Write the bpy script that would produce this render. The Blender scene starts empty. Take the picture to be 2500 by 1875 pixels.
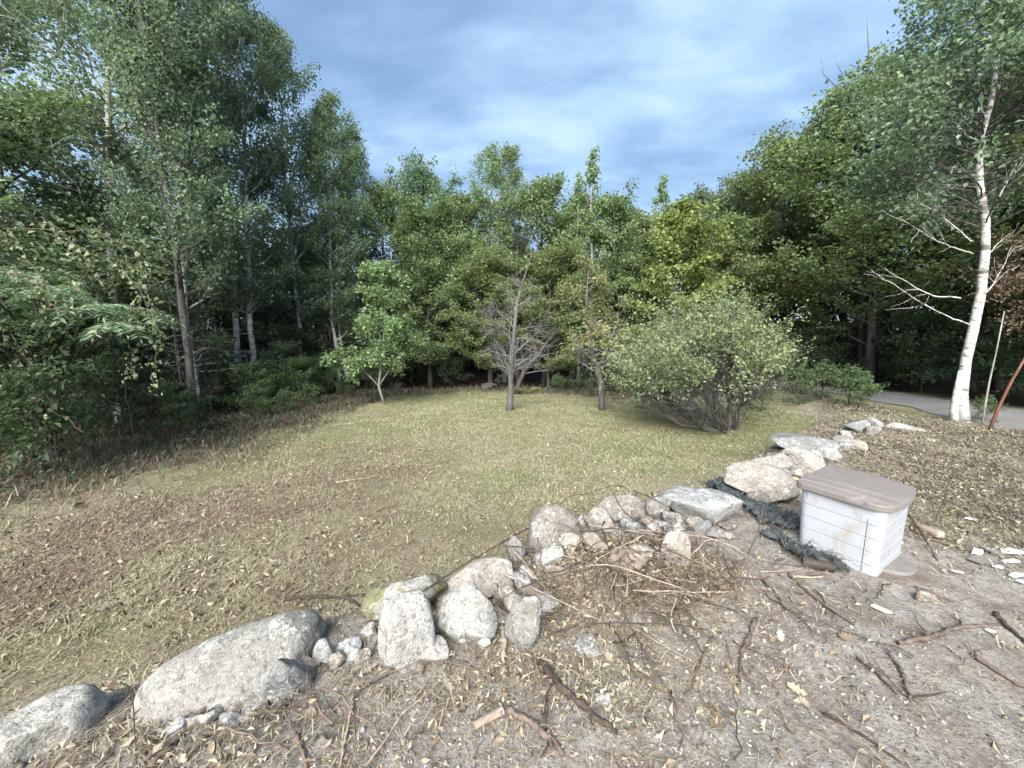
import bpy, math, random
import numpy as np
from mathutils import Vector, Matrix

# ------------------------------------------------------------------ camera, sky, sun, exposure
SC = bpy.context.scene
COL = SC.collection
CAM_H = 1.6
PITCH = math.radians(6.5)
FPX = 942.0                                    # focal length in photograph pixels (2500 wide)
cam_d = bpy.data.cameras.new('camera')
cam_d.sensor_width = 36.0
cam_d.lens = 36.0 * FPX / 2500.0
cam_d.clip_start = 0.05
cam_d.clip_end = 600.0
cam = bpy.data.objects.new('camera', cam_d)
COL.objects.link(cam)
cam.location = (0, 0, CAM_H)
cam.rotation_euler = (math.pi / 2 - PITCH, 0, 0)
SC.camera = cam

SUN_EL, SUN_AZ = math.radians(37), math.radians(196)     # azimuth clockwise from +y: behind the camera, to the left
SKY_STRENGTH = 0.05
SUN_STRENGTH = 1.5
SC.view_settings.view_transform = 'Standard'
SC.view_settings.look = 'None'
SC.view_settings.gamma = 1.0
SC.view_settings.use_curve_mapping = False
SC.view_settings.exposure = 3.15
SC.cycles.max_bounces = 4
SC.cycles.diffuse_bounces = 3
SC.cycles.transmission_bounces = 2
SC.cycles.use_adaptive_sampling = True
SC.cycles.adaptive_threshold = 0.03
SC.cycles.use_denoising = True

def build_world():
    w = bpy.data.worlds.new('World')
    SC.world = w
    w.use_nodes = True
    nt = w.node_tree
    N, L = nt.nodes, nt.links
    N.clear()
    def nd(t, **k):
        n = N.new(t)
        for a, v in k.items(): setattr(n, a, v)
        return n
    out = nd('ShaderNodeOutputWorld'); bg = nd('ShaderNodeBackground')
    sky = nd('ShaderNodeTexSky', sky_type='NISHITA', sun_disc=False)
    sky.sun_elevation = SUN_EL; sky.sun_rotation = SUN_AZ
    sky.air_density = 1.0; sky.dust_density = 1.0
    tc = nd('ShaderNodeTexCoord'); sep = nd('ShaderNodeSeparateXYZ')
    L.new(tc.outputs['Generated'], sep.inputs[0])
    def M(op, a, b=None, clamp=False):
        n = nd('ShaderNodeMath', operation=op, use_clamp=clamp)
        for i, v in enumerate((a, b)):
            if v is None: continue
            if isinstance(v, (int, float)): n.inputs[i].default_value = v
            else: L.new(v, n.inputs[i])
        return n.outputs[0]
    z = M('MAXIMUM', sep.outputs['Z'], 0.0)
    den = M('ADD', z, 0.16)
    cx = M('DIVIDE', sep.outputs['X'], den); cy = M('DIVIDE', sep.outputs['Y'], den)
    comb = nd('ShaderNodeCombineXYZ')
    L.new(cx, comb.inputs[0]); L.new(cy, comb.inputs[1])
    def cloud(rot, scl, loc, nscale, detail, rough, dist):
        mp = nd('ShaderNodeMapping')
        mp.inputs['Rotation'].default_value = (0, 0, rot)
        mp.inputs['Scale'].default_value = scl
        mp.inputs['Location'].default_value = loc
        L.new(comb.outputs[0], mp.inputs['Vector'])
        t = nd('ShaderNodeTexNoise')
        t.inputs['Scale'].default_value = nscale; t.inputs['Detail'].default_value = detail
        t.inputs['Roughness'].default_value = rough; t.inputs['Distortion'].default_value = dist
        L.new(mp.outputs[0], t.inputs['Vector'])
        return t.outputs['Fac']
    big = cloud(0.55, (1, 1.5, 1), (3.1, 1.7, 0), 1.3, 5, 0.5, 0.3)
    wisp = cloud(0.42, (0.95, 1.7, 1), (7.3, 2.2, 0), 3.2, 5, 0.52, 0.25)
    f = M('ADD', M('MULTIPLY', big, 0.62), M('MULTIPLY', wisp, 0.38))
    ramp = nd('ShaderNodeValToRGB')
    cr = ramp.color_ramp
    cr.interpolation = 'B_SPLINE'
    cr.elements[0].position = 0.30; cr.elements[0].color = (0.175, 0.295, 0.485, 1)
    cr.elements[1].position = 0.66; cr.elements[1].color = (0.60, 0.79, 0.96, 1)
    for p, c in ((0.40, (0.22, 0.36, 0.58, 1)), (0.48, (0.30, 0.47, 0.705, 1)), (0.56, (0.42, 0.61, 0.84, 1))):
        e = cr.elements.new(p); e.color = c
    L.new(f, ramp.inputs[0])
    sc10 = nd('ShaderNodeVectorMath', operation='SCALE'); sc10.inputs['Scale'].default_value = 2.7
    L.new(ramp.outputs[0], sc10.inputs[0])
    mix = nd('ShaderNodeMix', data_type='RGBA')
    mix.inputs['Factor'].default_value = 0.88
    L.new(sky.outputs[0], mix.inputs['A']); L.new(sc10.outputs[0], mix.inputs['B'])
    L.new(mix.outputs['Result'], bg.inputs['Color'])
    bg.inputs['Strength'].default_value = SKY_STRENGTH
    L.new(bg.outputs[0], out.inputs[0])
build_world()

sun_d = bpy.data.lights.new('sun', 'SUN')
sun_d.energy = SUN_STRENGTH
sun_d.angle = math.radians(48)
sun_d.color = (1.0, 0.94, 0.85)
sun = bpy.data.objects.new('sun', sun_d)
COL.objects.link(sun)
sdir = Vector((math.sin(SUN_AZ) * math.cos(SUN_EL), math.cos(SUN_AZ) * math.cos(SUN_EL), math.sin(SUN_EL)))
sun.rotation_euler = sdir.to_track_quat('Z', 'Y').to_euler()

# ------------------------------------------------------------------ number helpers
def h2(i, j, s):
    v = np.sin(i * 127.1 + j * 311.7 + s * 74.7) * 43758.5453
    return v - np.floor(v)
def vn(x, y, s=0):
    x = np.asarray(x, float); y = np.asarray(y, float)
    i, j = np.floor(x), np.floor(y); u, v = x - i, y - j
    u = u * u * (3 - 2 * u); v = v * v * (3 - 2 * v)
    return ((h2(i, j, s) * (1 - u) + h2(i + 1, j, s) * u) * (1 - v) + (h2(i, j + 1, s) * (1 - u) + h2(i + 1, j + 1, s) * u) * v) * 2 - 1
def fbm(x, y, s=0, o=3):
    r = 0; a = 1.0
    for k in range(o):
        r = r + a * vn(x * 2 ** k, y * 2 ** k, s + k * 13); a *= .5
    return r
def h3(i, j, k, s):
    v = np.sin(i * 127.1 + j * 311.7 + k * 191.3 + s * 74.7) * 43758.5453
    return v - np.floor(v)
def vn3(P, s=0):
    I = np.floor(P); U = P - I; U = U * U * (3 - 2 * U); r = 0
    for a in (0, 1):
        for b in (0, 1):
            for c in (0, 1):
                w = (U[:, 0] if a else 1 - U[:, 0]) * (U[:, 1] if b else 1 - U[:, 1]) * (U[:, 2] if c else 1 - U[:, 2])
                r = r + w * h3(I[:, 0] + a, I[:, 1] + b, I[:, 2] + c, s)
    return r * 2 - 1
def sstep(a, b, x):
    t = np.clip((np.asarray(x, float) - a) / (b - a), 0, 1); return t * t * (3 - 2 * t)
def unit(v): return v / np.maximum(np.linalg.norm(v, axis=-1, keepdims=True), 1e-9)

# ------------------------------------------------------------------ the lie of the land
WALL = np.array([(-14, -3.0), (-4.2, .35), (-2.4, 1.3), (-1.7, 1.68), (-1.0, 2.12), (-.45, 2.3), (.15, 2.72), (.8, 3.0), (1.6, 3.6),
                 (2.4, 4.2), (3.4, 5.0), (4.7, 6.2), (6.4, 7.3), (7.6, 8.6), (8.6, 11.0), (9.2, 14.0), (10.5, 20), (16, 40), (20, 80)], float)
def seg_sd(K, x, y):                             # signed distance to a polyline, quick for a few points
    A, D = K[:-1], K[1:] - K[:-1]; X, Y = x.ravel()[:, None], y.ravel()[:, None]
    t = np.clip(((X - A[:, 0]) * D[:, 0] + (Y - A[:, 1]) * D[:, 1]) / (D ** 2).sum(1), 0, 1)
    d = np.hypot(X - A[:, 0] - t * D[:, 0], Y - A[:, 1] - t * D[:, 1]); k = d.argmin(1); i = np.arange(len(k))
    s = np.sign(D[k, 0] * (Y[:, 0] - A[k, 1]) - D[k, 1] * (X[:, 0] - A[k, 0]))
    return (d[i, k] * np.where(s == 0, 1, s)).reshape(x.shape)
def wall_sd(x, y):                               # > 0 on the lawn side of the line of stones
    x = np.asarray(x, float); y = np.asarray(y, float)
    if x.size < 400: return seg_sd(WALL, x, y)
    best = np.full(x.shape, 1e9); sgn = np.ones(x.shape)
    for (ax, ay), (bx, by) in zip(WALL[:-1], WALL[1:]):
        dx, dy = bx - ax, by - ay; L2 = dx * dx + dy * dy
        t = np.clip(((x - ax) * dx + (y - ay) * dy) / L2, 0, 1)
        d = np.hypot(x - ax - t * dx, y - ay - t * dy)
        s = np.sign(dx * (y - ay) - dy * (x - ax))
        m = d < best
        best = np.where(m, d, best); sgn = np.where(m, s, sgn)
    return best * np.where(sgn == 0, 1, sgn)
EDGE = np.array([(-9.5, 3.0), (-7.9, 5.8), (-7.3, 7.2), (-6.9, 8.6), (-6.4, 11.0), (-5.7, 13.6), (-4, 15.0), (-1.5, 15.6), (1.0, 15.2), (3.5, 13.9),
                 (6, 13.2), (8.5, 13.0)], float)
def forest_in(x, y):                             # > 0 inside the wood
    x = np.asarray(x, float); y = np.asarray(y, float)
    best = np.full(x.shape, 1e9); sgn = np.ones(x.shape)
    for (ax, ay), (bx, by) in zip(EDGE[:-1], EDGE[1:]):
        dx, dy = bx - ax, by - ay; L2 = dx * dx + dy * dy
        t = np.clip(((x - ax) * dx + (y - ay) * dy) / L2, 0, 1)
        d = np.hypot(x - ax - t * dx, y - ay - t * dy)
        s = np.sign(dx * (y - ay) - dy * (x - ax))
        m = d < best
        best = np.where(m, d, best); sgn = np.where(m, s, sgn)
    return best * sgn
def H(x, y):
    x = np.asarray(x, float); y = np.asarray(y, float)
    sd = wall_sd(x, y)
    drop = .44 - .30 * sstep(3.5, 8.5, x)
    z = -drop * sstep(-.12, .75, sd)
    z = z + .05 * fbm(x * .35, y * .35, 3, 2) * sstep(.5, 3, np.abs(sd))
    z = z + .022 * fbm(x * 1.6, y * 1.6, 5, 3) + .006 * vn(x * 9, y * 9, 9)
    mound = .15 * np.exp(-((x - .8) ** 2 / .4 + (y - 2.5) ** 2 / .10)) + .12 * np.exp(-((x - 5.2) ** 2 / 2.2 + (y - 5.2) ** 2 / 1.0))
    z = z + mound + .035 * np.maximum(0, y - 16) + .02 * np.maximum(0, -x - 8)
    return z
def Hs(x, y): return float(H(np.array([x]), np.array([y]))[0])
CP, SP = math.cos(PITCH), math.sin(PITCH)
def ray(px, py):
    a, b = (px - 1250) / FPX, -(py - 937.5) / FPX
    return np.array([a, CP + b * SP, b * CP - SP])
def gp(px, py, dz=0.0):                           # the ground point (raised by dz) that a sight line meets
    d = ray(px, py); t = (CAM_H - dz) / -d[2]
    for _ in range(7):
        t2 = (CAM_H - Hs(d[0] * t, d[1] * t) - dz) / -d[2]; t = .3 * t + .7 * t2
    return np.array([d[0] * t, d[1] * t, CAM_H + d[2] * t])
def dp(px, py, depth):                            # the point of a sight line at a ground distance forward
    d = ray(px, py); t = depth / d[1]
    return np.array([d[0] * t, depth, CAM_H + d[2] * t])

# ------------------------------------------------------------------ mesh helpers
def mesh_np(name, V, faces, attrs=None, smooth=False):
    """faces: list of int arrays (n, k)"""
    me = bpy.data.meshes.new(name)
    V = np.ascontiguousarray(V, np.float32)
    me.vertices.add(len(V)); me.vertices.foreach_set('co', V.ravel())
    faces = [np.asarray(f, np.int32) for f in faces if len(f)]
    nl = sum(f.size for f in faces); nf = sum(len(f) for f in faces)
    me.loops.add(nl); me.polygons.add(nf)
    me.loops.foreach_set('vertex_index', np.concatenate([f.ravel() for f in faces]))
    tot = np.concatenate([np.full(len(f), f.shape[1], np.int32) for f in faces])
    st = np.concatenate([[0], np.cumsum(tot)[:-1]]).astype(np.int32)
    me.polygons.foreach_set('loop_start', st)
    try: me.polygons.foreach_set('loop_total', tot)
    except Exception: pass
    me.polygons.foreach_set('use_smooth', np.full(nf, smooth, bool))
    for k, v in (attrs or {}).items():
        a = me.attributes.new(k, 'FLOAT', 'POINT'); a.data.foreach_set('value', np.ascontiguousarray(v, np.float32))
    me.update(calc_edges=True)
    return me
def obj(name, me, mat=None, parent=None):
    o = bpy.data.objects.new(name, me); COL.objects.link(o)
    if mat is not None and me is not None and not me.materials: me.materials.append(mat)
    if parent is not None: o.parent = parent
    return o
def tag(o, label=None, cat=None, group=None, kind=None):
    for k, v in (('label', label), ('category', cat), ('group', group), ('kind', kind)):
        if v: o[k] = v
    return o
def empty(name, loc=(0, 0, 0), rz=0.0):
    o = bpy.data.objects.new(name, None); COL.objects.link(o)
    o.location = loc; o.rotation_euler = (0, 0, rz); o.empty_display_size = .2
    return o
def tubes(paths, sides=5, cap=True):
    Vs, Q, T = [], [], []; base = 0
    ang = np.arange(sides) / sides * 2 * np.pi; ca, sa = np.cos(ang), np.sin(ang)
    for P, R in paths:
        P = np.asarray(P, float); R = np.asarray(R, float); n = len(P)
        t = unit(np.gradient(P, axis=0)); m = unit((P[-1] - P[0])[None])[0]
        ref = np.array([1., 0, 0]) if abs(m[2]) > .75 else np.array([0, 0, 1.])
        u = unit(np.cross(t, ref)); v = np.cross(t, u)
        ring = P[:, None] + R[:, None, None] * (u[:, None] * ca[None, :, None] + v[:, None] * sa[None, :, None])
        Vs.append(ring.reshape(-1, 3))
        i = np.arange(n - 1)[:, None] * sides; k = np.arange(sides)[None]; k2 = (k + 1) % sides
        Q.append(np.stack([base + i + k, base + i + k2, base + i + sides + k2, base + i + sides + k], -1).reshape(-1, 4))
        nb = n * sides
        if cap:
            Vs.append(P[[0, -1]]); k = np.arange(sides); k2 = (k + 1) % sides
            T.append(np.stack([np.full(sides, base + nb), base + k2, base + k], 1))
            T.append(np.stack([np.full(sides, base + nb + 1), base + nb - sides + k, base + nb - sides + k2], 1))
            nb += 2
        base += nb
    return np.concatenate(Vs), [np.concatenate(Q)] + ([np.concatenate(T)] if cap else [])
def join(parts):
    Vs, by = [], {}; b = 0
    for V, F in parts:
        Vs.append(V)
        for f in F:
            if len(f): by.setdefault(f.shape[1], []).append(np.asarray(f) + b)
        b += len(V)
    return np.concatenate(Vs), [np.concatenate(v) for v in by.values()]
def leafset(P, rng, L, W, up=.6, droop=.3, fold=.25, D=None, wpos=.42):
    """small folded leaves, two triangles each; returns verts, tris"""
    n = len(P)
    N = rng.normal(size=(n, 3)); N[:, 2] = np.abs(N[:, 2]) * .6 + up; N = unit(N)
    if D is None: D = unit(np.cross(N, rng.normal(size=(n, 3))))
    D = D.copy(); D[:, 2] -= droop * rng.random(n); D = unit(D)
    S = unit(np.cross(D, N)); N = np.cross(S, D)
    g_ = .5 + 1.0 * rng.random(n) ** 1.4; l = (L * g_ * (.85 + .3 * rng.random(n)))[:, None]; w = (W * g_ * (.8 + .4 * rng.random(n)))[:, None] * .5
    V = np.empty((n, 4, 3))
    V[:, 0] = P; V[:, 2] = P + D * l
    mid = P + D * l * wpos + N * w * fold * 2
    V[:, 1] = mid + S * w; V[:, 3] = mid - S * w
    b = np.arange(n)[:, None] * 4
    T = np.concatenate([b + [0, 1, 2], b + [0, 2, 3]])
    return V.reshape(-1, 3), T

# ------------------------------------------------------------------ materials
class NB:
    def __init__(s, name):
        s.m = bpy.data.materials.new(name); s.m.use_nodes = True
        s.nt = s.m.node_tree; s.N = s.nt.nodes; s.L = s.nt.links
        s.N.clear(); s.out = s.N.new('ShaderNodeOutputMaterial')
        s._tc = None
    def nd(s, t, **k):
        n = s.N.new(t)
        for a, v in k.items(): setattr(n, a, v)
        return n
    def set(s, sock, v):
        if isinstance(v, (int, float)): sock.default_value = v
        elif isinstance(v, (tuple, list)): sock.default_value = tuple(v) + ((1,) if len(v) == 3 and sock.type == 'RGBA' else ())
        else: s.L.new(v, sock)
    def tc(s, w='Object'):
        if s._tc is None: s._tc = s.nd('ShaderNodeTexCoord')
        return s._tc.outputs[w]
    def pos(s): return s.nd('ShaderNodeNewGeometry').outputs['Position']
    def noise(s, scale, detail=4, rough=.55, dist=0, vec=None, out='Fac'):
        n = s.nd('ShaderNodeTexNoise'); n.inputs['Scale'].default_value = scale; n.inputs['Detail'].default_value = detail
        n.inputs['Roughness'].default_value = rough; n.inputs['Distortion'].default_value = dist
        s.L.new(vec if vec is not None else s.tc(), n.inputs['Vector']); return n.outputs[out]
    def vor(s, scale, vec=None, out='Distance', rnd=1.0, feature='F1'):
        n = s.nd('ShaderNodeTexVoronoi', feature=feature); n.inputs['Scale'].default_value = scale; n.inputs['Randomness'].default_value = rnd
        s.L.new(vec if vec is not None else s.tc(), n.inputs['Vector']); return n.outputs[out]
    def mapping(s, vec, scale=(1, 1, 1), rot=(0, 0, 0), loc=(0, 0, 0)):
        n = s.nd('ShaderNodeMapping'); n.inputs['Scale'].default_value = scale; n.inputs['Rotation'].default_value = rot; n.inputs['Location'].default_value = loc
        s.L.new(vec, n.inputs['Vector']); return n.outputs[0]
    def ramp(s, f, stops, interp='LINEAR'):
        n = s.nd('ShaderNodeValToRGB'); cr = n.color_ramp; cr.interpolation = interp
        stops = [(p, (c, c, c) if isinstance(c, (int, float)) else c) for p, c in stops]
        cr.elements[0].position, cr.elements[0].color = stops[0][0], tuple(stops[0][1]) + (1,)
        cr.elements[1].position, cr.elements[1].color = stops[-1][0], tuple(stops[-1][1]) + (1,)
        for p, c in stops[1:-1]:
            e = cr.elements.new(p); e.color = tuple(c) + (1,)
        s.L.new(f, n.inputs[0]); return n.outputs[0]
    def mix(s, f, a, b, blend='MIX'):
        n = s.nd('ShaderNodeMix', data_type='RGBA', blend_type=blend)
        s.set(n.inputs['Factor'], f); s.set(n.inputs['A'], a); s.set(n.inputs['B'], b); return n.outputs['Result']
    def math(s, op, a, b=None, clamp=False):
        n = s.nd('ShaderNodeMath', operation=op, use_clamp=clamp); s.set(n.inputs[0], a)
        if b is not None: s.set(n.inputs[1], b)
        return n.outputs[0]
    def attr(s, name, out='Fac'):
        return s.nd('ShaderNodeAttribute', attribute_name=name).outputs[out]
    def orand(s): return s.nd('ShaderNodeObjectInfo').outputs['Random']
    def hsv(s, col, h=.5, sat=1., v=1.):
        n = s.nd('ShaderNodeHueSaturation'); s.set(n.inputs['Hue'], h); s.set(n.inputs['Saturation'], sat); s.set(n.inputs['Value'], v); s.set(n.inputs['Color'], col); return n.outputs[0]
    def bump(s, h, strength=.5, dist=.02):
        n = s.nd('ShaderNodeBump'); n.inputs['Strength'].default_value = strength; n.inputs['Distance'].default_value = dist
        s.L.new(h, n.inputs['Height']); return n.outputs[0]
    def pbr(s, col, rough=.8, spec=.3, normal=None):
        b = s.nd('ShaderNodeBsdfPrincipled'); s.set(b.inputs['Base Color'], col); s.set(b.inputs['Roughness'], rough)
        b.inputs['Specular IOR Level'].default_value = spec
        if normal is not None: s.L.new(normal, b.inputs['Normal'])
        return b.outputs[0]
    def done(s, sh): s.L.new(sh, s.out.inputs[0]); return s.m

def leaf_mat(name, dark, mid, light, trans=.45, rough=.5, spec=.35, hvar=.03, vvar=.35):
    b = NB(name)
    r = b.attr('rnd')
    col = b.ramp(r, [(0., dark), (.5, mid), (1., light)])
    o = b.orand()
    col = b.hsv(col, b.math('ADD', .5 - hvar / 2, b.math('MULTIPLY', o, hvar)), 0.80, b.math('ADD', 1.14 - vvar / 2, b.math('MULTIPLY', o, vvar)))
    p = b.pbr(col, rough, spec)
    t = b.nd('ShaderNodeBsdfTranslucent'); b.L.new(b.mix(.5, col, (.9, 1.0, .35), 'MULTIPLY'), t.inputs[0])
    ms = b.nd('ShaderNodeMixShader'); ms.inputs[0].default_value = trans
    b.L.new(p, ms.inputs[1]); b.L.new(t.outputs[0], ms.inputs[2])
    return b.done(ms.outputs[0])
M = {}
M['leaf_birch'] = leaf_mat('leaf_birch', (0.080, 0.133, 0.076), (0.133, 0.211, 0.114), (0.208, 0.294, 0.175))
M['leaf_aspen'] = leaf_mat('leaf_aspen', (0.078, 0.128, 0.063), (0.130, 0.202, 0.092), (0.208, 0.281, 0.144))
M['leaf_maple'] = leaf_mat('leaf_maple', (0.094, 0.149, 0.043), (0.156, 0.234, 0.069), (0.241, 0.326, 0.110))
M['leaf_mixed'] = leaf_mat('leaf_mixed', (0.088, 0.150, 0.053), (0.150, 0.234, 0.084), (0.234, 0.328, 0.129))
M['leaf_oak'] = leaf_mat('leaf_oak', (0.076, 0.128, 0.076), (0.120, 0.190, 0.109), (0.183, 0.254, 0.156))
M['leaf_bright'] = leaf_mat('leaf_bright', (.13, .17, .03), (.20, .25, .05), (.28, .32, .08))
M['leaf_shrub'] = leaf_mat('leaf_shrub', (0.124, 0.183, 0.071), (0.206, 0.277, 0.109), (0.312, 0.377, 0.171), hvar=.01, vvar=.1)
M['leaf_yellowing'] = leaf_mat('leaf_yellowing', (.12, .15, .05), (.24, .24, .08), (.42, .34, .11), hvar=.01, vvar=.1)
M['leaf_spruce'] = leaf_mat('leaf_spruce', (0.023, 0.042, 0.029), (0.039, 0.065, 0.044), (0.065, 0.098, 0.065), trans=.1)
M['leaf_sumac'] = leaf_mat('leaf_sumac', (0.106, 0.191, 0.100), (0.163, 0.276, 0.149), (0.255, 0.369, 0.214))
M['leaf_vine'] = leaf_mat('leaf_vine', (.13, .18, .08), (.21, .27, .13), (.34, .39, .22), hvar=.02)
M['leaf_weed'] = leaf_mat('leaf_weed', (0.048, 0.097, 0.032), (0.085, 0.153, 0.048), (0.148, 0.233, 0.085))
M['leaf_fern'] = leaf_mat('leaf_fern', (.13, .17, .03), (.22, .27, .05), (.32, .36, .08))
M['leaf_dry'] = leaf_mat('leaf_dry', (.08, .05, .03), (.15, .105, .065), (.26, .20, .13), trans=.15)
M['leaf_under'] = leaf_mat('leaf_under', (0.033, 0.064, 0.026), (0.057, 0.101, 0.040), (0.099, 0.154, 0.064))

def bark_birch():
    b = NB('birch_bark'); v = b.tc()
    n1 = b.noise(5, 5, .6, 0, b.mapping(v, (1, 1, 4.5)))
    col = b.ramp(n1, [(.30, (.20, .19, .165)), (.46, (.44, .435, .415)), (.75, (.62, .62, .605))])
    lent = b.vor(5.5, b.mapping(v, (1.1, 1.1, 6.5)), 'Distance')
    d2 = b.noise(14, 3, .6, .4, b.mapping(v, (.5, .5, 5)))
    mk = b.ramp(b.math('ADD', lent, b.math('MULTIPLY', d2, .35)), [(.37, 1.), (.45, 0.)])
    pk = b.ramp(b.noise(2.2, 4, .6, .3, b.mapping(v, (1, 1, 2.5))), [(.56, 0.), (.62, 1.)])
    col = b.mix(mk, col, (.045, .04, .036)); col = b.mix(b.math('MULTIPLY', pk, .85), col, (.07, .06, .052))
    return b.done(b.pbr(col, .75, .25, b.bump(n1, .4, .01)))
def bark(name, c0, c1, c2, zs=.25, scale=9):
    b = NB(name); v = b.tc()
    n1 = b.noise(scale, 6, .65, .3, b.mapping(v, (1, 1, zs)))
    n2 = b.noise(2.5, 3, .5)
    col = b.ramp(n1, [(.3, c0), (.52, c1), (.75, c2)])
    col = b.mix(b.math('MULTIPLY', n2, .35), col, c0)
    return b.done(b.pbr(col, .85, .2, b.bump(n1, .7, .02)))
M['birch_bark'] = bark_birch()
M['pale_bark'] = bark('pale_bark', (.11, .10, .09), (.27, .26, .235), (.44, .43, .40), .8, 6)
M['grey_bark'] = bark('grey_bark', (.045, .042, .040), (.105, .100, .095), (.20, .195, .188))
M['dark_bark'] = bark('dark_bark', (.03, .025, .022), (.065, .055, .048), (.12, .105, .095))
M['dead_bark'] = bark('dead_bark', (.085, .08, .082), (.185, .178, .185), (.32, .312, .325))
M['red_bark'] = bark('red_bark', (.07, .03, .022), (.15, .07, .05), (.24, .14, .11))
M['stick'] = bark('stick_bark', (.06, .045, .036), (.14, .107, .086), (.26, .215, .18), .3, 20)
M['stick_pale'] = bark('pale_stick_bark', (.16, .125, .10), (.33, .275, .22), (.52, .46, .40), .3, 20)
M['stick_dark'] = bark('dark_stick_bark', (.03, .024, .02), (.065, .05, .042), (.12, .10, .088), .3, 20)
def litter_mat(name, stops, rough=.85, trans=0.0):
    b = NB(name); col = b.ramp(b.attr('rnd'), stops)
    return b.done(b.pbr(col, rough, .2))
M['straw'] = litter_mat('dry_straw', [(0, (0.100, 0.075, 0.055)), (.3, (0.189, 0.156, 0.108)), (.7, (0.310, 0.280, 0.195)), (1, (0.459, 0.436, 0.335))])
M['brush_stems'] = litter_mat('dead_stems', [(0, (.035, .028, .022)), (.4, (.085, .07, .055)), (.8, (.18, .155, .125)), (1, (.34, .31, .26))])
M['grass'] = litter_mat('short_grass', [(0, (0.159, 0.105, 0.077)), (.25, (0.240, 0.205, 0.148)), (.5, (0.359, 0.351, 0.231)), (.75, (0.249, 0.278, 0.143)), (1, (0.130, 0.174, 0.077))])
M['litter'] = litter_mat('leaf_litter', [(0, (0.061, 0.044, 0.031)), (.35, (0.148, 0.113, 0.080)), (.6, (0.244, 0.204, 0.148)), (.85, (0.365, 0.331, 0.252)), (1, (0.209, 0.226, 0.131))])
M['bank_litter'] = litter_mat('cut_leaf_litter', [(0, (.07, .06, .04)), (.35, (.15, .135, .09)), (.6, (.24, .23, .15)), (.85, (.38, .37, .27)), (1, (.20, .24, .12))])
M['chips'] = litter_mat('wood_chips', [(0, (0.104, 0.078, 0.061)), (.5, (0.313, 0.261, 0.209)), (1, (0.574, 0.539, 0.470))])
M['pebble'] = litter_mat('pebbles', [(0, (0.087, 0.077, 0.068)), (.6, (0.174, 0.161, 0.148)), (1, (0.313, 0.304, 0.291))])

def ground_mat():
    b = NB('ground_soil'); p = b.pos()
    lawn, green, red, wood = b.attr('lawn'), b.attr('green'), b.attr('red'), b.attr('wood')
    n1 = b.noise(1.3, 6, .6, .2, p); n2 = b.noise(9, 6, .65, .1, p); n3 = b.noise(55, 4, .7, 0, p); n4 = b.noise(180, 3, .7, 0, p)
    dirt = b.ramp(n2, [(.28, (0.112, 0.102, 0.091)), (.48, (0.216, 0.204, 0.187)), (.70, (0.314, 0.304, 0.286))])
    dirt = b.mix(b.ramp(n1, [(.42, 0.), (.62, .55)]), dirt, (.245, .228, .206))
    dirt = b.mix(b.ramp(n3, [(.38, .7), (.50, 0.)]), dirt, (.10, .08, .067))
    speck = b.math('MULTIPLY', b.ramp(b.vor(34, p), [(.10, 1.), (.17, 0.)]), b.ramp(b.noise(5, 2, .5, 0, p), [(.45, 0.), (.6, .9)]))
    dirt = b.mix(b.ramp(b.noise(2.6, 5, .65, .6, p), [(.50, 0.), (.66, .75)]), dirt, (.115, .088, .072))
    dirt = b.mix(speck, dirt, (.42, .385, .345))
    th = b.ramp(n3, [(.3, (0.114, 0.096, 0.064)), (.5, (0.217, 0.197, 0.136)), (.7, (0.350, 0.330, 0.234))])
    gr = b.ramp(n3, [(.3, (0.059, 0.072, 0.031)), (.5, (0.117, 0.143, 0.062)), (.7, (0.235, 0.260, 0.129))])
    rd = b.ramp(n3, [(.3, (0.068, 0.045, 0.034)), (.5, (0.137, 0.097, 0.076)), (.7, (0.243, 0.195, 0.156))])
    lw = b.mix(green, th, gr); lw = b.mix(red, lw, rd)
    lw = b.mix(b.ramp(n4, [(.36, .5), (.5, 0.)]), lw, (.07, .055, .035))
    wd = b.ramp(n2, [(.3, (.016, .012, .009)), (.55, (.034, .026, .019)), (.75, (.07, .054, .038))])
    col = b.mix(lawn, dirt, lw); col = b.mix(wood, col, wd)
    hgt = b.math('ADD', b.math('MULTIPLY', n2, .7), b.math('ADD', b.math('MULTIPLY', n3, .35), b.math('MULTIPLY', n4, .12)))
    return b.done(b.pbr(col, .95, .12, b.bump(hgt, .9, .035)))
M['ground'] = ground_mat()
def gravel_mat():
    b = NB('driveway_gravel'); p = b.pos()
    n = b.noise(60, 4, .7, 0, p); n2 = b.noise(1.2, 4, .6, 0, p)
    col = b.ramp(n, [(.3, (.10, .10, .105)), (.5, (.16, .163, .17)), (.72, (.24, .243, .25))])
    col = b.mix(b.ramp(n2, [(.5, 0.), (.7, .5)]), col, (.13, .115, .09))
    return b.done(b.pbr(col, .9, .2, b.bump(n, .6, .02)))
M['gravel'] = gravel_mat()
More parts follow.
